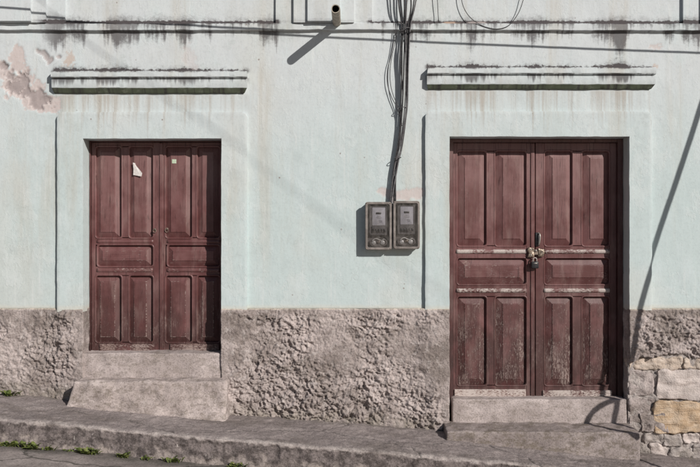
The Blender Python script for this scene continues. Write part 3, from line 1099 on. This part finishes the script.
def build_pipe():
    base = Vector((X_(337), 0.05, Z_(23.5)))
    tip = Vector((X_(335.6, -0.47), -0.47, Z_(9.5, -0.47)))
    tip.z = base.z - 0.003
    a = (tip - base).normalized()
    u = a.cross(Vector((0, 0, 1))).normalized()
    v = a.cross(u).normalized()
    V, F, mi = [], [], []
    seg = 20
    rings = [(0, 0.036), (0.15, 0.036), (0.3, 0.0365), (0.45, 0.0365), (0.505, 0.037), (0.52, 0.0355), (0.518, 0.029), (0.30, 0.028), (0.1, 0.028)]
    for (l, r) in rings:
        for k in range(seg):
            an = 2 * math.pi * k / seg
            rr = r * (1 + 0.03 * math.sin(3 * an + l * 9))
            V.append(base + a * l + u * math.cos(an) * rr + v * math.sin(an) * rr)
    for i in range(len(rings) - 1):
        for k in range(seg):
            k2 = (k + 1) % seg
            F.append((i * seg + k, i * seg + k2, (i + 1) * seg + k2, (i + 1) * seg + k))
            mi.append(1 if i >= 6 else 0)
    F.append(tuple((len(rings) - 1) * seg + k for k in range(seg)))
    mi.append(1)
    me = pydata("drain_pipe", V, F)
    o = link("drain_pipe", me, [M['pipe'], M['pipe_in']], house)
    me.polygons.foreach_set('material_index', mi)
    e = o.modifiers.new("edge", 'EDGE_SPLIT')
    e.split_angle = math.radians(50)


build_pipe()


# ------------------------------------------------------------------ doors
def raised_panel(px0, py0, px1, py1, bev_px, ye, yf, gap=0.006):
    """Fielded panel: sunk margin, sloped bevel, a small step up to the flat field."""
    x0, x1, z0, z1 = X_(px0, ye), X_(px1, ye), Z_(py1, ye), Z_(py0, ye)
    x0, x1, z0, z1 = x0 - gap, x1 + gap, z0 - gap, z1 + gap
    b = bev_px / PPM + gap
    bz = min(b, (z1 - z0) * 0.30)
    b = min(b, (x1 - x0) * 0.30)
    rings = [(0, 0, ye), (b, bz, yf + 0.0045), (b + 0.003, bz + 0.003, yf), (b + 0.007, bz + 0.007, yf - 0.0006)]
    V, F = [], []
    for (dx, dz, y) in rings:
        V += [(x0 + dx, y, z0 + dz), (x1 - dx, y, z0 + dz), (x1 - dx, y, z1 - dz), (x0 + dx, y, z1 - dz)]
    for i in range(len(rings) - 1):
        for k in range(4):
            k2 = (k + 1) % 4
            F.append((i * 4 + k, i * 4 + k2, i * 4 + 4 + k2, i * 4 + 4 + k))
    i = (len(rings) - 1) * 4
    F.append((i, i + 1, i + 2, i + 3))
    me = pydata("panel", V, F)
    me.polygons.foreach_set("material_index", [0] * 4 + [1] * 8 + [0])
    return me


def bead(px0, py0, px1, py1, y0, r=0.022):
    """Rounded bead run round a panel opening, corners turned."""
    x0, x1, z0, z1 = X_(px0, y0), X_(px1, y0), Z_(py1, y0), Z_(py0, y0)
    prof = [(-0.002, y0 + 0.036), (-0.001, y0 + 0.007), (0.003, y0 - 0.001), (0.008, y0 - 0.004), (0.0135, y0 - 0.002), (0.0175, y0 + 0.0012), (0.0185, y0 + 0.010)]
    path = []
    for cx, cz, a0 in ((x1 - r, z1 - r, 0), (x0 + r, z1 - r, 90), (x0 + r, z0 + r, 180), (x1 - r, z0 + r, 270)):
        for k in range(6):
            a = math.radians(a0 + 18 * k)
            path.append((cx, cz, math.cos(a), math.sin(a)))
    V, F = [], []
    n = len(prof)
    for (cx, cz, c, s) in path:
        for (o, y) in prof:
            V.append((cx + c * (r + o), y, cz + s * (r + o)))
    m = len(path)
    for i in range(m):
        i2 = (i + 1) % m
        for j in range(n - 1):
            F.append((i * n + j, i * n + j + 1, i2 * n + j + 1, i2 * n + j))
    me = pydata("moulding", V, F)
    bm = bmesh.new()
    bm.from_mesh(me)
    bmesh.ops.recalc_face_normals(bm, faces=bm.faces[:])
    bm.to_mesh(me)
    bm.free()
    return me


def ledge(px0, py0, px1, py1, yf, proud, seed=0):
    """A weathered half-round rail planted across the leaf."""
    x0, x1, z0, z1 = X_(px0, yf), X_(px1, yf), Z_(py1, yf), Z_(py0, yf)
    xs = axis(x0, x1, 0.02)
    zc, hz = (z0 + z1) / 2, (z1 - z0) / 2
    V, F = [], []
    n = 8
    for x in xs:
        u = np.array([x])
        w = 1 + 0.10 * float(fbm(u, u * 0 + seed, 14, 3, 7)[0])
        for j in range(n):
            a = math.pi * j / (n - 1)
            V.append((x, yf + 0.01 - (proud + 0.01) * (math.sin(a) ** 0.7) * w, zc + hz * math.cos(a) * (0.97 + 0.03 * w)))
    for i in range(len(xs) - 1):
        for j in range(n - 1):
            F.append((i * n + j, i * n + j + 1, (i + 1) * n + j + 1, (i + 1) * n + j))
    F.append(tuple(range(n - 1, -1, -1)))
    F.append(tuple((len(xs) - 1) * n + j for j in range(n)))
    return pydata("rail", V, F)


def build_door(k):
    d = DOORS[k]
    if k == 0:
        leaves = [(91.5, 160.3), (160.9, 223.0)]
        cols = [(96, 121), (129.5, 152.5), (166, 191.5), (197.5, 219.5)]
        up, mid, low = (147, 237.5), (245.5, 266), (276, 342)
        wide = [(98, 152.5), (168, 219.5)]
        rails = [((268, 272.5), 0.006)]
        bott = [(99.5, 154, 344, 350.8), (170, 219, 344, 350.8)]
        top, bot = 142.5, 352.2
        label = "oxblood panelled double door with a torn paper scrap pinned near its top"
    else:
        leaves = [(453, 534.8), (535.6, 616.5)]
        cols = [(457.5, 486), (495.5, 526), (545, 572), (582.5, 609)]
        up, mid, low = (151.5, 245.5), (258.5, 284), (297, 385)
        wide = [(457.5, 526), (545, 609)]
        rails = [((249.3, 253.8), 0.012), ((288.3, 292.8), 0.012)]
        bott = [(454.5, 526, 389.5, 397.0), (543, 612, 390.5, 396.8)]
        top, bot = 143.0, 398.2
        label = "oxblood panelled double door with scraped pale rails and a padlocked hasp"
    # door frame: jambs and head joined, the door's own mesh
    ztop, zsill = d['top'] - 0.003, Z_(bot, YD) - 0.01
    bm = bmesh.new()
    for (xa, xb, za, zb, ya) in ((d['x0'] + 0.004, X_(leaves[0][0], YD) - 0.002, zsill, ztop, YD - 0.03), (X_(leaves[1][1], YD) + 0.002, d['x1'] - 0.004, zsill, ztop, YD - 0.03),
                             (X_(leaves[0][0], YD) - 0.001, X_(leaves[1][1], YD) + 0.001, Z_(top, YD) + 0.003, ztop, YD - 0.028)):
        if xb - xa < 0.004:
            continue
        me_ = bev_box(xa, xb, ya, YD + 0.10, za, zb, 0.0)
        bm.from_mesh(me_)
    me = bpy.data.meshes.new("door")
    bm.to_mesh(me)
    bm.free()
    door = link("door", me, M['jamb'], house, False)
    door['label'] = label
    worn = k == 1
    stile_m = M['door']
    for (a, b) in leaves:
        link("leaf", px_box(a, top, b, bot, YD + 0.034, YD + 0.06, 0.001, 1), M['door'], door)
        # stiles and mullion stand proud of the panels
        li = leaves.index((a, b))
        c1, c2 = cols[li * 2], cols[li * 2 + 1]
        e = 0.6
        for (p, q, r0, r1) in ((a, c1[0] - e, top, bot), (c2[1] + e, b, top, bot), (c1[1] + e, c2[0] - e, up[0], up[1]), (c1[1] + e, c2[0] - e, low[0], low[1])):
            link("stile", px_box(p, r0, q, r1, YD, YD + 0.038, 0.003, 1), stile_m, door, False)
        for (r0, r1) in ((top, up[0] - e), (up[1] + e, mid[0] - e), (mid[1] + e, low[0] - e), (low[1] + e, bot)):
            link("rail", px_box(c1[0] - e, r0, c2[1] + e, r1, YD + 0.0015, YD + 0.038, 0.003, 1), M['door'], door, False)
    pb = 6.5 if k else 5.2
    for i, (a, b) in enumerate(cols):
        for j, (r0, r1) in enumerate((up, low)):
            mt = M['door_b'] if (k == 1 and j == 1) else M['door']
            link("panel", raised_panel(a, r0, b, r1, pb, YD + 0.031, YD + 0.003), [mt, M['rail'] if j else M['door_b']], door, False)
            link("moulding", bead(a, r0, b, r1, YD), M['door'], door)
    for (a, b) in wide:
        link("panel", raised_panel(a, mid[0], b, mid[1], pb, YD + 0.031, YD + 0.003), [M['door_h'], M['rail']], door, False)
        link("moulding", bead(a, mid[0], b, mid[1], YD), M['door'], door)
    for (r, proud) in rails:
        for i, (a, b) in enumerate(wide):
            link("rail", ledge(a - 1, r[0], b + 0.5, r[1], YD, proud, i + k * 3), M['rail_worn_lit'] if k else M['rail'], door)
    if k == 0:
        for i, (a, b) in enumerate(wide):
            link("rail", ledge(a - 1, 239.5, b + 1, 243.6, YD, 0.005, i + 9), M['door_h'], door)
    for i, (a, b, r0, r1) in enumerate(bott):
        link("kick_board", px_box(a, r0, b, r1, YD - 0.014, YD + 0.01, 0.003, 2), (M['rail_pale'] if i == 0 else M['rail_worn_lit']) if k else M['rail'], door, False)
    # the strip that covers the meeting of the leaves
    mx = leaves[0][1] + 0.3
    link("astragal", px_box(mx - (4.2 if k else 1.2), top + 0.5, mx - 0.5 if k else mx + 2.0, bot - 0.5, YD - 0.010, YD + 0.01, 0.004, 2), M['door'], door, False)
    return door


door_l = build_door(0)
door_r = build_door(1)


# ring pulls on the first door
def ring_pull(px, py):
    x, z, y = X_(px, YD), Z_(py, YD), YD - 0.004
    pts = [(x + 0.014 * math.cos(a), y - 0.006, z - 0.012 + 0.016 * math.sin(a)) for a in np.linspace(0.3, 2 * math.pi + 0.3, 18)]
    o = link("ring_pull", tube(pts, 0.0032, 6), M['iron'], door_l)
    bm = bmesh.new()
    bmesh.ops.create_cone(bm, cap_ends=True, segments=14, radius1=0.013, radius2=0.010, depth=0.008)
    me = bpy.data.meshes.new("back_plate")
    for v in bm.verts:
        v.co = Vector((x + v.co.x, y - v.co.z, z + v.co.y))
    bmesh.ops.recalc_face_normals(bm, faces=bm.faces[:])
    bm.to_mesh(me)
    bm.free()
    link("back_plate", me, M['iron'], door_l)


ring_pull(154.8, 229.5)
ring_pull(167.0, 229.0)


# hasp and padlock on the second door
def build_hasp():
    y = YD - 0.012
    link("hasp", px_box(529.0, 249.6, 543.5, 254.8, y - 0.009, y + 0.004, 0.003), M['iron'], door_r)
    for i, (a, b, c, d) in enumerate(((527.6, 247.8, 533.8, 257.2), (537.6, 248.6, 543.9, 256.4))):
        link("hasp_plate", rough_block(X_(a, y), X_(c, y), y - 0.018, y + 0.004, Z_(d, y), Z_(b, y), 0.008, 0.009, 0.010, 30, 3.0 + i * 5), M['brass'], door_r)
    for p in ((530.5, 249.5), (530.5, 255), (541.5, 253), (535.5, 250.5)):
        bm = bmesh.new()
        bmesh.ops.create_uvsphere(bm, u_segments=10, v_segments=6, radius=0.010)
        for v in bm.verts:
            v.co = Vector((X_(p[0], y), y - 0.014, Z_(p[1], y))) + v.co
        me = bpy.data.meshes.new("bolt")
        bm.to_mesh(me)
        bm.free()
        link("bolt", me, M['silver'], door_r)
    # upright draw bolt above it: a dark slot with a pale knob at either end
    link("bolt_plate", px_box(535.6, 232.5, 539.6, 246.0, y - 0.004, y + 0.012, 0.002), M['black'], door_r)
    pts = spline([(X_(538, y), y, Z_(233.0, y)), (X_(539.3, y), y - 0.022, Z_(234.5, y)), (X_(539.2, y), y - 0.026, Z_(239, y)), (X_(538.6, y), y - 0.020, Z_(243.5, y)), (X_(538, y), y, Z_(245, y))], 6)
    link("handle", tube(pts, 0.0062, 8), M['silver'], door_r)
    # padlock
    p = empty("padlock", (X_(534.2, y), y - 0.012, Z_(266.5, y)))
    tag(p, "small black padlock hanging from the hasp between the door leaves", "padlock")
    zc = 0.0
    me = bev_box(-0.032, 0.032, -0.028, 0.0, -0.016, 0.046, 0.008, 3)
    link("body", me, M['black'], p)
    pts = spline([(-0.016, -0.012, 0.038), (-0.016, -0.012, 0.064), (-0.009, -0.012, 0.076), (0.009, -0.012, 0.076), (0.016, -0.012, 0.064), (0.016, -0.012, 0.038)], 6)
    link("shackle", tube(pts, 0.005, 8), M['silver'], p)
    me = bev_box(-0.014, 0.018, -0.0285, -0.0255, 0.026, 0.033, 0.001, 1)
    link("label_strip", me, M['silver'], p)


build_hasp()


# scrap of paper and sticker on the first door
def build_paper():
    y = YD - 0.002
    pts = [(133.0, 162.6), (135.3, 163.2), (136.0, 165.2), (142.6, 173.2), (142.0, 176.6), (133.4, 175.0), (133.7, 169.0)]
    V = []
    for i, (a, b) in enumerate(pts):
        V.append((X_(a, y), y - 0.004 - (0.012 if i in (3, 4) else 0.002), Z_(b, y)))
    n = len(V)
    V += [(v[0], v[1] + 0.0012, v[2]) for v in V]
    F = [tuple(range(n - 1, -1, -1)), tuple(range(n, 2 * n))] + [(i, (i + 1) % n, n + (i + 1) % n, n + i) for i in range(n)]
    o = link("paper_scrap", pydata("paper_scrap", V, F), M['paper'], None, False)
    tag(o, "torn white paper scrap stuck on an upper door panel", "paper")
    y = YD + 0.001
    o = link("sticker", px_box(172.0, 159.3, 176.3, 163.4, y - 0.0012, y + 0.0020, 0.0), M['sticker'], None, False)
    tag(o, "tiny square pale green sticker on an upper door panel", "sticker")


build_paper()


# ------------------------------------------------------------------ doorsteps
def doorstep(k):
    if k == 0:
        r = empty("doorstep", (X_(150), -0.1, Z_(418)))
        tag(r, "pair of pale stained concrete steps below the door with the paper scrap", "doorstep")
        inv = r.location.copy()
        def w1(v):
            v = v.copy()
            if v.x < X_(100):
                v.x += (X_(84) - v.x) * 0.0
            return v - inv
        up = rough_block(X_(78.5, -0.02), X_(224.5, -0.02), -0.030, 0.26, Z_(380), Z_(353, -0.02), 0.025, 0.016, 0.012, 6, 2.0, w1)
        link("upper_step", up, M['step_top'], r)
        yf = -0.215
        zt = Z_(381.5, yf)
        def w2(v):
            v = v.copy()
            t = max(0.0, (zt - v.z) / 0.26)
            side = max(0.0, min(1.0, (X_(110, yf) - v.x) / 0.3))
            v.x -= side * 0.075 * min(t, 1.2)
            v.y -= 0.03 * min(t, 1.2) * (1 if v.y < 0 else 0)
            return v - inv
        lo = rough_block(X_(73.5, yf), X_(226.5, yf), yf, 0.05, Z_(440), zt, 0.018, 0.022, 0.020, 6, 5.0, w2)
        link("lower_step", lo, M['step'], r)
    else:
        r = empty("doorstep", (X_(540), -0.15, Z_(455)))
        tag(r, "pair of grey concrete steps below the padlocked door, a curved shadow across them", "doorstep")
        inv = r.location.copy()
        up = rough_block(X_(452.5), X_(627.0), 0.002, 0.26, Z_(432), Z_(399.3), 0.025, 0.012, 0.008, 6, 8.0, lambda v: v - inv)
        link("upper_step", up, M['step_top'], r)
        yf = -0.285
        zt = Z_(430, yf)
        def w3(v):
            v = v.copy()
            v.z -= 0.010 * (v.x - X_(443)) / 1.6 + (0.012 * max(0, -v.y) / 0.28)
            return v - inv
        lo = rough_block(X_(446.5, yf), X_(640.5, yf), yf, 0.05, Z_(500), zt, 0.018, 0.014, 0.014, 7, 12.0, w3)
        link("lower_step", lo, M['step_grey'], r)


doorstep(0)
doorstep(1)


# ------------------------------------------------------------------ electricity meters
def rounded_rect(x0, x1, z0, z1, r, n=4):
    out = []
    for cx, cz, a0 in ((x1 - r, z1 - r, 0), (x0 + r, z1 - r, 90), (x0 + r, z0 + r, 180), (x1 - r, z0 + r, 270)):
        for k in range(n + 1):
            a = math.radians(a0 + 90 * k / n)
            out.append((cx + r * math.cos(a), cz + r * math.sin(a)))
    return out


def loft(rings, cap_first=False, cap_last=True):
    V, F = [], []
    m = len(rings[0][1])
    for (y, ring) in rings:
        V += [(p[0], y, p[1]) for p in ring]
    for i in range(len(rings) - 1):
        for k in range(m):
            k2 = (k + 1) % m
            F.append((i * m + k, i * m + k2, (i + 1) * m + k2, (i + 1) * m + k))
    if cap_last:
        F.append(tuple((len(rings) - 1) * m + k for k in range(m)))
    if cap_first:
        F.append(tuple(range(m - 1, -1, -1)))
    me = pydata("loft", V, F)
    bm = bmesh.new()
    bm.from_mesh(me)
    bmesh.ops.recalc_face_normals(bm, faces=bm.faces[:])
    bm.to_mesh(me)
    bm.free()
    return me


def build_meter(px0, py0, px1, py1, label, variant):
    yf = -0.098
    w, h = X_(px1, yf) - X_(px0, yf), Z_(py0, yf) - Z_(py1, yf)
    cx, zb = X_((px0 + px1) / 2, yf), Z_(py1, yf)
    r = empty("electricity_meter", (cx, 0, zb))
    tag(r, label, "meter", "electricity meters on the wall")
    a, b = -w / 2, w / 2
    rr = lambda i, rad: rounded_rect(a + i, b - i, i, h - i, rad)
    es = lambda o: setattr(o.modifiers.new("edge", 'EDGE_SPLIT'), 'split_angle', math.radians(35))
    # housing: open tray with a rolled lip
    hs = loft([(0.004, rr(0.004, 0.02)), (yf + 0.028, rr(0.004, 0.02)), (yf + 0.026, rr(-0.001, 0.022)), (yf + 0.006, rr(-0.001, 0.022)), (yf, rr(0.004, 0.02)), (yf, rr(0.017, 0.014)),
               (yf + 0.006, rr(0.021, 0.012)), (yf + 0.060, rr(0.024, 0.012))])
    es(link("housing", hs, M['box'], r))
    gl = bev_box(a + 0.019, b - 0.019, yf + 0.0045, yf + 0.0070, 0.019, h - 0.019, 0.0)
    link("cover_glass", gl, M['glass'], r, False)
    # the meter body inside, in fractions of the height
    Zf = lambda f: h * f
    body = loft([(yf + 0.062, rounded_rect(a + 0.034, b - 0.034, Zf(0.30), Zf(0.92), 0.012)), (yf + 0.026, rounded_rect(a + 0.036, b - 0.036, Zf(0.305), Zf(0.915), 0.012)),
                 (yf + 0.022, rounded_rect(a + 0.040, b - 0.040, Zf(0.315), Zf(0.905), 0.010))])
    es(link("meter_body", body, M['box_in'], r))
    pw = 0.052 * (1.0 if variant else 1.02)
    fp = loft([(yf + 0.024, rounded_rect(-pw, pw + 0.006, Zf(0.51), Zf(0.885), 0.006)), (yf + 0.017, rounded_rect(-pw, pw + 0.006, Zf(0.51), Zf(0.885), 0.006)), (yf + 0.015, rounded_rect(-pw + 0.003, pw + 0.003, Zf(0.52), Zf(0.88), 0.006))])
    fpo = link("face_plate", fp, M['plate'], r)
    es(fpo)
    d = bev_box(-0.020, 0.024, yf + 0.0115, yf + 0.016, Zf(0.745), Zf(0.785), 0.001, 1)
    link("display", d, M['black'], r)
    for f0, x0, x1 in ((0.70, -0.010, 0.022), (0.665, -0.016, 0.026), (0.60, 0.002, 0.034), (0.572, 0.008, 0.032)):
        link("printed_line", bev_box(x0, x1, yf + 0.0142, yf + 0.0156, Zf(f0), Zf(f0 + 0.008), 0.0), M['box_in'], r, False)
    tb = bev_box(-pw - 0.002, pw + 0.008, yf + 0.012, yf + 0.05, Zf(0.36), Zf(0.495), 0.004, 2)
    link("terminal_block", tb, M['box_in'], r)
    for i in range(5):
        x = -pw + 0.010 + i * (2 * pw - 0.012) / 4
        link("terminal", bev_box(x - 0.007, x + 0.009, yf + 0.008, yf + 0.013, Zf(0.375), Zf(0.435), 0.002, 1), M['black'], r)
    # lower window with the sealing screws
    ring = [((b - 0.036) * math.cos(t) * 1.0, Zf(0.155) + Zf(0.105) * math.sin(t)) for t in np.linspace(0, 2 * math.pi, 24, endpoint=False)]
    ring2 = [(x * 0.9, Zf(0.155) + (z - Zf(0.155)) * 0.86) for x, z in ring]
    ring3 = [(x * 0.84, Zf(0.155) + (z - Zf(0.155)) * 0.78) for x, z in ring]
    es(link("window_rim", loft([(yf + 0.05, ring), (yf + 0.012, ring), (yf + 0.008, ring2), (yf + 0.020, ring3)], cap_last=True), M['box'], r))
    rnd = random.Random(variant + 3)
    for i, (x, f, rad) in enumerate(((-0.040, 0.145, 0.022), (0.002, 0.165, 0.018), (0.036, 0.15, 0.024))):
        bm = bmesh.new()
        bmesh.ops.create_cone(bm, cap_ends=True, segments=14, radius1=rad, radius2=rad * 0.8, depth=0.016)
        bmesh.ops.bevel(bm, geom=bm.edges[:], offset=0.002, segments=1, affect='EDGES')
        for v in bm.verts:
            v.co = Vector((x + v.co.x + rnd.uniform(-1, 1) * 0.001, yf + 0.017 - v.co.z, Zf(f) + v.co.y))
        me = bpy.data.meshes.new("seal_screw")
        bmesh.ops.recalc_face_normals(bm, faces=bm.faces[:])
        bm.to_mesh(me)
        bm.free()
        link("seal_screw", me, M['bright'] if i != 1 else M['iron'], r)
    pts = spline([(-0.055, yf + 0.008, Zf(0.19)), (-0.02, yf + 0.002 + 0.006, Zf(0.235)), (0.02, yf + 0.008, Zf(0.20)), (0.052, yf + 0.009, Zf(0.225))], 6)
    link("seal_wire", tube(pts, 0.0035, 6), M['bright'], r)
    for x in (a + 0.010, b - 0.010):
        for z in (0.010, h - 0.010):
            bm = bmesh.new()
            bmesh.ops.create_uvsphere(bm, u_segments=8, v_segments=5, radius=0.005)
            for v in bm.verts:
                v.co = v.co + Vector((x, yf, z))
            me = bpy.data.meshes.new("screw")
            bm.to_mesh(me)
            bm.free()
            link("screw", me, M['iron'], r)
    return r


build_meter(365.2, 202.0, 391.6, 249.8, "grey plastic electricity meter box, the one standing away from the padlocked door", 0)
build_meter(393.2, 201.0, 419.8, 249.0, "grey plastic electricity meter box, the one beside the padlocked door's surround", 1)


# ------------------------------------------------------------------ cables on the wall
def wall_cable(name, ctrl, r, mat, label, group, n=8):
    """ctrl: (photo px, py, distance off the wall)."""
    pts = [(X_(a, -c), -c, Z_(b, -c)) for a, b, c in ctrl]
    base = Vector(pts[-1])
    o = link(name, tube(spline([Vector(p) - base for p in pts], n), r, 7), mat)
    o.location = base
    return tag(o, label, "cable", group)


CG = "cables running down to the electricity meters"
CL = "dark cable in the bundle running down the wall to the electricity meters"
drop = [
    ([(397, -16, .10), (399, 6, .09), (401.5, 26, .055), (402, 60, .06), (401, 100, .05), (399, 140, .045), (394, 175, .04), (391.5, 205, .04)], .0060, 'cable'),
    ([(404, -16, .10), (404.5, 8, .09), (405, 28, .055), (404, 62, .07), (402.5, 104, .055), (399.5, 142, .05), (395.5, 176, .045), (393.5, 205, .045)], .0065, 'cable'),
    ([(407, -16, .10), (406.5, 8, .09), (405.5, 28, .065), (405.8, 62, .08), (405, 104, .06), (400.5, 142, .05), (394.0, 170, .05), (390, 204, .045)], .0055, 'cable_g'),
    ([(410, -16, .10), (411, 8, .085), (407.5, 30, .06), (406.5, 70, .07), (406.5, 108, .06), (402, 146, .05), (396, 172, .05), (395.5, 205, .05)], .0065, 'cable'),
    ([(416, -16, .10), (413, 8, .085), (409, 28, .06), (407.8, 66, .075), (407.4, 104, .065), (402.5, 140, .055), (397, 168, .05), (393, 190, .05), (396.5, 206, .045)], .0055, 'cable'),
    ([(419, -16, .11), (414.5, 8, .095), (410.2, 28, .07), (408.4, 64, .085), (407.0, 102, .07), (401.5, 144, .055), (395, 180, .055), (390.5, 206, .05)], .0060, 'cable_g'),
    ([(400, -16, .10), (401.5, 10, .09), (403.5, 28, .055), (400.0, 56, .055), (402.8, 96, .055), (398.5, 140, .05), (392.4, 178, .045), (394.4, 204, .045)], .0050, 'cable'),
]
for ctrl, r, m in drop:
    wall_cable("meter_cable", ctrl, r, M[m], CL if m == 'cable' else CL.replace("dark", "lighter grey"), CG)
wall_cable("loose_cable", [(396.5, 20, .045), (394.5, 36, .03), (391, 56, .025), (387.5, 70, .025), (387.5, 84, .025), (391.5, 97, .03), (397, 108, .04), (402, 124, .05)], .0032, M['cable'],
           "thin dark cable bowed out in a loose loop beside the cable bundle, outer of two", None)
wall_cable("loose_cable", [(398, 22, .045), (395.8, 38, .03), (392, 56, .022), (390, 70, .022), (390.5, 84, .022), (393.5, 96, .03), (398.5, 108, .04), (402, 126, .05)], .0030, M['cable'],
           "thin dark cable bowed out in a loose loop beside the cable bundle, inner of two", None)
wall_cable("hanging_cable", [(437, -10, .05), (437.5, 2, .045), (438, 12, .04), (438.5, 20, .038), (439.5, 23.5, .01)], .0030, M['cable'],
           "short thin dark cable ending at the ledge beside the cable bundle", None)
wall_cable("hanging_cable", [(461, -12, .05), (462, 2, .045), (466, 12, .045), (473, 20, .045), (484, 26.5, .042), (497, 29, .04), (508, 26, .042), (516, 17, .045), (521, 7, .045), (526, -10, .05)], .0032, M['cable'],
           "thin dark cable hanging in a U-shaped loop below the ledge over the padlocked door", None)

# clips that hold the bundle
for (px, py) in ((405, 29), (402.5, 108), (397.5, 158)):
    x, z = X_(px, -0.05), Z_(py, -0.05)
    pts = [(x + 0.040 * math.cos(t) * (1 if py < 40 else 0.75), -0.055 - 0.042 * math.sin(t), z + 0.004 * math.cos(t)) for t in np.linspace(-0.9, math.pi + 0.9, 16)]
    o = link("cable_tie", tube([Vector(p) - Vector((x, 0, z)) for p in pts], 0.0035, 6), M['cable_g'])
    o.location = (x, 0, z)
    tag(o, {29: "dark cable tie round the bundle at the ledge", 108: "dark cable tie halfway down the cable bundle", 158: "dark cable tie round the bundle just above the meters"}[py], "cable tie")

# ------------------------------------------------------------------ street wires (they stand outside the picture, their shadows fall on the house)
def W(px, py, t):
    """The point whose shadow falls on photo pixel (px, py) of the wall plane, t metres out from the wall."""
    return Vector((X_(px), 0, Z_(py))) + SUN * t


def line_of(pxa, pya, pxb, pyb, py):
    return pxa + (pxb - pxa) * (py - pya) / (pyb - pya)


gw = [(700, 108, 1.0), (652, 254, 1.09), (633.5, 317, 1.13), (621, 385, 1.17), (613, 425, 1.2), (604, 470, 1.24), (588, 540, 1.28), (572, 604, 1.32)]
gp = [W(*q) for q in gw]
g1d = gp[0] - gp[1]
pole_top = gp[0] + g1d * (7.3 - gp[0].z) / g1d.z
gp = spline(gp[::-1] + [gp[0] + (pole_top - gp[0]) * 0.35, pole_top], 8)
g0 = gp[0]
guy = link("drooping_cable", tube([p - g0 for p in gp], 0.021, 8), M['cable'])
guy.location = g0
tag(guy, "thick black cable whose slanting shadow crosses the wall beside the padlocked door", "cable")
cp = spline([W(*q) for q in ((623, 396, 1.17), (615, 399.5, 1.18), (604, 404, 1.19), (594, 411, 1.2), (588, 420, 1.21), (585, 432, 1.22), (590, 444, 1.23), (600, 452, 1.235))], 8)
lo = link("cable_tail", tube([p - cp[0] for p in cp], 0.024, 8), M['cable'])
lo.location = cp[0]
tag(lo, "slack tail of black cable curling from the thick drooping cable", "cable")
px_, py_ = pole_top.x + 0.12, pole_top.y
zg = float(z_walk(np.array([px_]), np.array([py_]))[0])
pm = tube([(0, 0, -0.5 + (8.4) * t) for t in np.linspace(0, 1, 12)], 0.13, 16, taper=lambda t: 1 - 0.3 * t)
po = link("utility_pole", pm, M['wood_pole'])
po.location = (px_, py_, zg)
tag(po, "timber utility pole standing at the kerb beyond the padlocked door", "utility pole")
# service wire slung along the street in front of the facade
wa, wb = W(100, 22.8, 0.72), W(700, 52.0, 0.72)
wd = (wb - wa) / (wb.x - wa.x)
sag = [wa + wd * (x - wa.x) + Vector((0, 0, 0.0035 * ((x - 1.0) ** 2 - 9))) for x in np.linspace(-9, px_ - 0.1, 40)]
so = link("street_wire", tube([p - sag[0] for p in sag], 0.0088, 7), M['cable'])
so.location = sag[0]
tag(so, "dark service wire slung along the street above the doors", "wire")
# overhead wire crossing the street
oa, ob = W(95, 48, 4.0), W(405, 272, 7.0)
oo = link("overhead_wire", tube([(ob - oa) * t for t in np.linspace(-1.2, 2.6, 30)], 0.0042, 7), M['cable'])
oo.location = oa
tag(oo, "dark overhead wire crossing high over the street", "wire")


# ------------------------------------------------------------------ weeds
def weed(px, py, y, n, size, seed, label):
    rnd = random.Random(seed)
    x = X_(px, y)
    if y < -0.76:
        z = float(z_at(f_toe, np.array([x]), YK)[0]) - 0.004
    else:
        z = float(z_walk(np.array([x]), np.array([y]))[0])
    V, F = [], []
    for i in range(n):
        a = rnd.uniform(0, 2 * math.pi)
        ox, oy = rnd.gauss(0, size * 0.42), rnd.uniform(-0.02, 0.02)
        L = size * rnd.uniform(0.55, 1.15)
        lift = rnd.uniform(0.5, 1.45)
        wd_ = L * rnd.uniform(0.14, 0.30)
        dx, dy = math.cos(a), math.sin(a) * 0.7
        sx, sy = -dy, dx
        b = len(V)
        for (t, wf) in ((0, 0.15), (0.3, 0.8), (0.62, 1.0), (0.86, 0.6), (1.0, 0.06)):
            r = L * t
            cx, cy = ox + dx * r * math.cos(lift * (1 - 0.3 * t)), oy + dy * r * math.cos(lift * (1 - 0.3 * t))
            cz = L * math.sin(lift) * (t - 0.35 * t * t) + rnd.uniform(-1, 1) * 0.001
            ww = wd_ * wf
            V += [(cx - sx * ww, cy - sy * ww, cz + ww * 0.35), (cx, cy, cz), (cx + sx * ww, cy + sy * ww, cz + ww * 0.35)]
        for k in range(4):
            q = b + k * 3
            F += [(q, q + 1, q + 4, q + 3), (q + 1, q + 2, q + 5, q + 4)]
    o = link("weed", pydata("weed", V, F), M['leaf'])
    o.location = (x, y, z)
    tag(o, label, "weed", "weeds growing along the pavement")


WE = [(9, 391, -0.055, 60, 0.060, "low grassy weed at the foot of the plinth above the sidewalk"),
      (9, 441, -0.83, 55, 0.060, "weed in the gutter at the kerb, low and spreading"),
      (31, 441, -0.83, 60, 0.070, "bushy bright green weed in the gutter"),
      (48, 443, -0.83, 34, 0.050, "sparse dull weed in the gutter"),
      (68, 446, -0.83, 22, 0.040, "very small weed in the gutter"),
      (88, 447, -0.84, 70, 0.072, "largest leafy weed in the gutter"),
      (123, 452, -0.83, 50, 0.055, "dark ragged weed in the gutter below the paler doorsteps"),
      (146, 457, -0.83, 26, 0.045, "thin low weed in the gutter below the paler doorsteps"),
      (172, 458, -0.83, 60, 0.055, "wide low weed in the gutter below the paler doorsteps"),
      (236, 464, -0.83, 50, 0.060, "grassy weed in the gutter below the bare plinth"),
      (338, 474, -0.83, 40, 0.060, "weed tip poking above the kerb below the meters")]
for i, (px, py, y, n, s, lb) in enumerate(WE):
    weed(px, py, y, int(n * 0.7), s * 1.15, 20 + i, lb)
